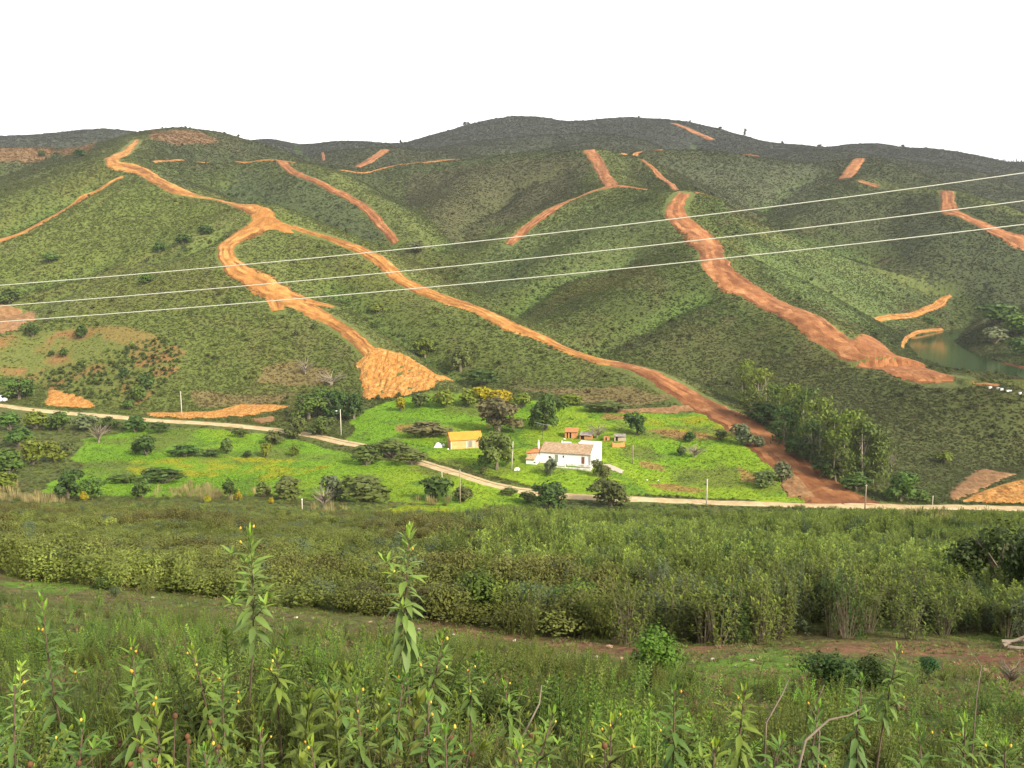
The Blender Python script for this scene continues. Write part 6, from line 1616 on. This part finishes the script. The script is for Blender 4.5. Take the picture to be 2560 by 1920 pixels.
def rockrose(u, v, D, leaf, whorls, span, tint, label, buds=3, side=1, droop=.85, seed=0):
    """tip at the pixel (u, v) at distance D; leaf length in metres; span = leafy length from the tip down"""
    R_.seed(700 + seed); whorls = int(whorls * 1.75); buds = (buds + 1) // 2; side += 1
    tip = Vector(P(u, v, D))
    bx, by = tip.x + R_.uniform(-.16, .16), tip.y + R_.uniform(-.08, .10)
    base_z = hz1(bx, by) - .03
    base = Vector((bx, by, base_z)); ht = tip.z - base_z
    if ht < .3: ht = .3
    t = thing('rockrose', label, 'plant', base, 0, 'budding rockroses in the foreground')
    ax = tip - base
    bend = Vector((R_.uniform(-.09, .09), R_.uniform(-.07, .07), 0))
    pt = lambda s: ax * s + bend * math.sin(s * math.pi)
    MB().tube([tuple(pt(s)) for s in (0, .25, .5, .75, 1)], [.008, .007, .0055, .0045, .0025], 6).obj('stem', M_STEMB, t, True)
    a = R_.uniform(0, 6.3)
    s0 = max(.05, 1 - span / ht)
    for k in range(whorls):
        q = k / (whorls - 1)                       # 0 lowest whorl, 1 tip
        s = s0 + (1 - s0) * q; a += 1.3 + R_.uniform(-.3, .3)
        for m in range(3 if q < .9 else 4):
            b = a + m * 2.1 + R_.uniform(-.25, .25)
            el = math.radians(-48 * droop + 118 * q ** 1.5 + R_.uniform(-14, 14))
            L_ = leaf * (1.08 - .62 * q ** 2) * R_.uniform(.82, 1.15)
            i = 4 if q > .93 else R_.choice([0, 1, 2, 3])
            o = put('leaf', LEAFM[i], t, pt(s) + Vector((math.cos(b), math.sin(b), 0)) * .006, (R_.uniform(-.3, .3), -el, b), (L_, L_ * R_.uniform(.85, 1.1), L_))
            f = .86 + .42 * q
            o['tint'] = [tint[0] * f, tint[1] * f, tint[2]]
    for j in range(side):                            # short side shoots with a rosette of young leaves
        s = s0 + (1 - s0) * R_.uniform(.15, .6); b = R_.uniform(0, 6.3)
        e = pt(s) + Vector((math.cos(b), math.sin(b), .9)).normalized() * leaf * R_.uniform(.8, 1.4)
        MB().tube([tuple(pt(s)), tuple(e)], [.004, .0025], 5).obj('side_shoot', M_STEM, t, True)
        for m in range(6):
            c = m * 1.05 + b; L_ = leaf * R_.uniform(.45, .7)
            o = put('leaf', LEAFM[R_.choice([0, 1, 4])], t, e, (0, -math.radians(R_.uniform(-5, 65)), c), (L_, L_ * .9, L_)); o['tint'] = [tint[0] * 1.15, tint[1] * 1.15, tint[2]]
        if j < buds:
            o = put('bud', BUD[j % 2], t, e + Vector((0, 0, .002)), (R_.uniform(-.4, .4), R_.uniform(-.4, .4), 0), (leaf * .16,) * 3)
    for j in range(buds):
        b = R_.uniform(0, 6.3); s = 1 - R_.uniform(0, .22) * min(1, span / ht); e = pt(s) + Vector((math.cos(b), math.sin(b), .7)) * leaf * R_.uniform(.2, .5)
        MB().tube([tuple(pt(s - .02)), tuple(e)], [.0025, .002], 4).obj('bud_stalk', M_STEM, t)
        put('bud', BUD[(j + seed) % 2], t, e, (R_.uniform(-.4, .4), R_.uniform(-.4, .4), 0), (leaf * R_.uniform(.13, .19),) * 3)
    return t
G_SUNLIT = (.175, .255, .065)  # the two tall plants: sunlight put into a lighter tint
G1, G2, G3 = (.130, .200, .046), (.108, .184, .046), (.160, .215, .040)
for k, a in enumerate((
 (540, 1152, 5.8, .165, 13, .78, G_SUNLIT, 'tall budding rockrose standing alone left of centre against the heath', 5, 9, .55),
 (884, 1150, 4.5, .128, 13, .62, G_SUNLIT, 'tallest slender rockrose with hanging leaves at the centre, yellow buds at its top', 4, 2),
 (92, 1300, 4.6, .12, 11, .95, G2, 'tall leafy rockrose at the far left, rising over the weeds', 3, 5),
 (285, 1398, 3.5, .11, 9, .52, G1, 'full rockrose with broad drooping leaves in the left foreground', 5, 3),
 (415, 1405, 4.2, .09, 8, .4, G3, 'pale tipped rockrose between the full one and the lone tall one', 3, 2),
 (482, 1440, 3.9, .10, 8, .42, G1, 'rockrose with narrow leaves right of the pale tipped one', 3, 2),
 (600, 1416, 4.0, .09, 7, .26, G3, 'small yellow tipped rockrose in the weeds left of centre', 4, 1),
 (956, 1387, 3.9, .105, 8, .34, G1, 'rockrose with long hanging leaves and two orange buds, below the tallest one', 4, 2),
 (1012, 1442, 4.2, .08, 6, .22, G1, 'small rockrose touching the orange budded one on its right', 3, 1),
 (872, 1462, 3.9, .09, 7, .3, G2, 'dark green rockrose at the left of the orange budded one', 1, 2),
 (770, 1500, 3.3, .085, 8, .36, G1, 'rockrose with orange buds in the centre left foreground', 4, 2),
 (925, 1512, 3.2, .085, 8, .34, G2, 'rockrose with one orange bud in the central foreground', 3, 2),
 (1195, 1542, 2.9, .085, 9, .36, G1, 'bushy rockrose with spiky tip in the central foreground', 2, 4),
 (1322, 1556, 2.8, .08, 9, .34, G3, 'bright rockrose with yellow buds at the bottom right of centre', 5, 4),
 (32, 1480, 3.3, .09, 8, .4, G2, 'dark leafy rockrose at the left edge of the foreground', 2, 3),
 (335, 1535, 2.9, .085, 8, .3, G3, 'yellow tipped rockrose among brown seed heads', 3, 3),
 (180, 1560, 2.8, .085, 9, .36, G2, 'leafy rockrose in the lower left foreground', 2, 4),
 (562, 1580, 2.9, .075, 8, .28, G1, 'small rockrose with cream buds at the bottom left of centre', 3, 2),
 (672, 1612, 2.6, .075, 8, .26, G3, 'pale rosette rockrose at the bottom edge left of centre', 3, 3),
 (962, 1586, 2.6, .085, 8, .3, G2, 'rockrose with yellow buds at the bottom centre', 4, 3),
 (1115, 1618, 2.5, .075, 8, .26, G1, 'low rockrose at the bottom edge right of centre', 3, 3),
 (1455, 1492, 3.5, .085, 8, .32, G2, 'slender rockrose standing before the fresh green feathery bush', 1, 2),
 (1608, 1490, 3.4, .085, 8, .3, G3, 'yellowish rockrose with drooping narrow leaves right of centre', 1, 2),
 (1768, 1528, 3.0, .08, 8, .34, G2, 'grey green rockrose below the juniper bush', 1, 3),
 (1862, 1470, 3.9, .09, 8, .36, G2, 'rockrose standing in front of the juniper bush', 0, 3),
 (1942, 1400, 5.0, .10, 9, .46, G1, 'tall rockrose right of the juniper bush', 1, 3),
 (1985, 1590, 2.7, .08, 8, .3, G2, 'rockrose near the bottom edge in the right foreground', 1, 3),
 (2085, 1560, 3.0, .08, 8, .32, G1, 'rockrose in the lower right foreground', 1, 3),
 (2170, 1610, 2.6, .08, 8, .3, G1, 'rockrose at the lower right corner', 1, 3),
 (1545, 1612, 2.6, .08, 8, .3, G3, 'rockrose with curled yellowish leaves at the bottom right', 1, 3),
 (440, 1625, 2.5, .08, 8, .28, G2, 'fresh green rosette rockrose at the bottom left', 1, 3),
 (700, 1470, 4.0, .08, 7, .26, G2, 'low rockrose just left of the centre among dry stems', 0, 2),
 (1090, 1480, 3.8, .08, 7, .26, G1, 'low rockrose right of the centre among dry stems', 1, 2),
 (1690, 1600, 2.7, .08, 8, .3, G2, 'dark rockrose at the bottom edge below the juniper', 0, 3),
)):
    rockrose(*a, seed=k)
# brown seed heads on bare stems
for k, (u, v, D, n_) in enumerate(((330, 1545, 2.8, 4), (372, 1525, 2.9, 3), (1085, 1510, 3.1, 2), (70, 1580, 2.6, 3), (955, 1530, 3.0, 2), (215, 1500, 3.2, 2), (1330, 1600, 2.5, 2), (520, 1500, 3.3, 2))):
    tip = Vector(P(u, v, D)); b = Vector((tip.x, tip.y, hz1(tip.x, tip.y) - .02))
    t = thing('seed_head_stalk', ('stalk of four brown seed heads among the yellow tipped rockrose', 'stalk of three brown seed heads in the left foreground', 'brown seed heads right of the central rockroses', 'brown seed heads at the lower left corner', 'brown seed heads left of the bottom centre rockrose', 'brown seed heads beside the full drooping rockrose', 'brown seed heads under the bright rockrose', 'brown seed heads near the cream budded rockrose')[k], 'dry plant', b)
    for q in range(n_):
        e = (tip - b) * R_.uniform(.75, 1.0) + Vector((R_.uniform(-.12, .12), R_.uniform(-.1, .1), 0))
        MB().tube([(0, 0, 0), tuple(e * .6 + Vector((0, 0, .02))), tuple(e)], [.0035, .003, .002], 5).obj('stalk', M_STEMB, t)
        put('seed_head', SEEDM, t, e, None, (.020,) * 3)
# grey dead branches in the right foreground
for k, (pts, D, lab) in enumerate((
    (((1725, 1659), (1740, 1600), (1790, 1555), (1835, 1545), (1862, 1530)), 2.6, 'curved grey dead branch in the right foreground'),
    (((1115, 1659), (1130, 1590), (1165, 1520), (1170, 1480)), 2.9, 'thin grey dead stem right of the bottom centre'),
    (((1780, 1480), (1755, 1540), (1770, 1580)), 3.3, 'short dead twig below the juniper bush'),
    (((2110, 1500), (2120, 1440), (2095, 1400)), 5.5, 'thin dead stem before the brown soil at right'),
    (((1655, 1560), (1690, 1500), (1705, 1465)), 3.4, 'forked dead stem left of the juniper bush'))):
    q = [Vector(P(u, v, D + i * .06)) for i, (u, v) in enumerate(pts)]
    g = Vector((q[0].x, q[0].y, hz1(q[0].x, q[0].y)))
    q = [g] + q if k != 2 else ([*q] + [Vector((q[-1].x, q[-1].y, hz1(q[-1].x, q[-1].y)))])[::-1]
    o = MB().tube([tuple(c) for c in q], list(np.linspace(.006, .002, len(q))), 6).obj('dead_branch', M_BARK, None, True)
    tag(o, lab, 'branch')

# ---------------------------------------------------------------- thin haze over the valley
hz_m = bpy.data.materials.new('haze'); hz_m.use_nodes = True
_nt = hz_m.node_tree
_nt.nodes.remove(_nt.nodes['Principled BSDF'])
_pv = _nt.nodes.new('ShaderNodeVolumePrincipled')
_pv.inputs['Color'].default_value = (.93, .95, 1.0, 1)
_pv.inputs['Density'].default_value = HAZE
_nt.links.new(_pv.outputs[0], _nt.nodes['Material Output'].inputs['Volume'])
_zt = float(GZ.max()) + 25; _zb = float(GZ.min()) - 1.5
_hb = MB().box(-2300, 2300, -60, 2600, _zb, _zt).obj('haze', hz_m)
tag(_hb, kind='stuff')
S.cycles.volume_bounces = 0
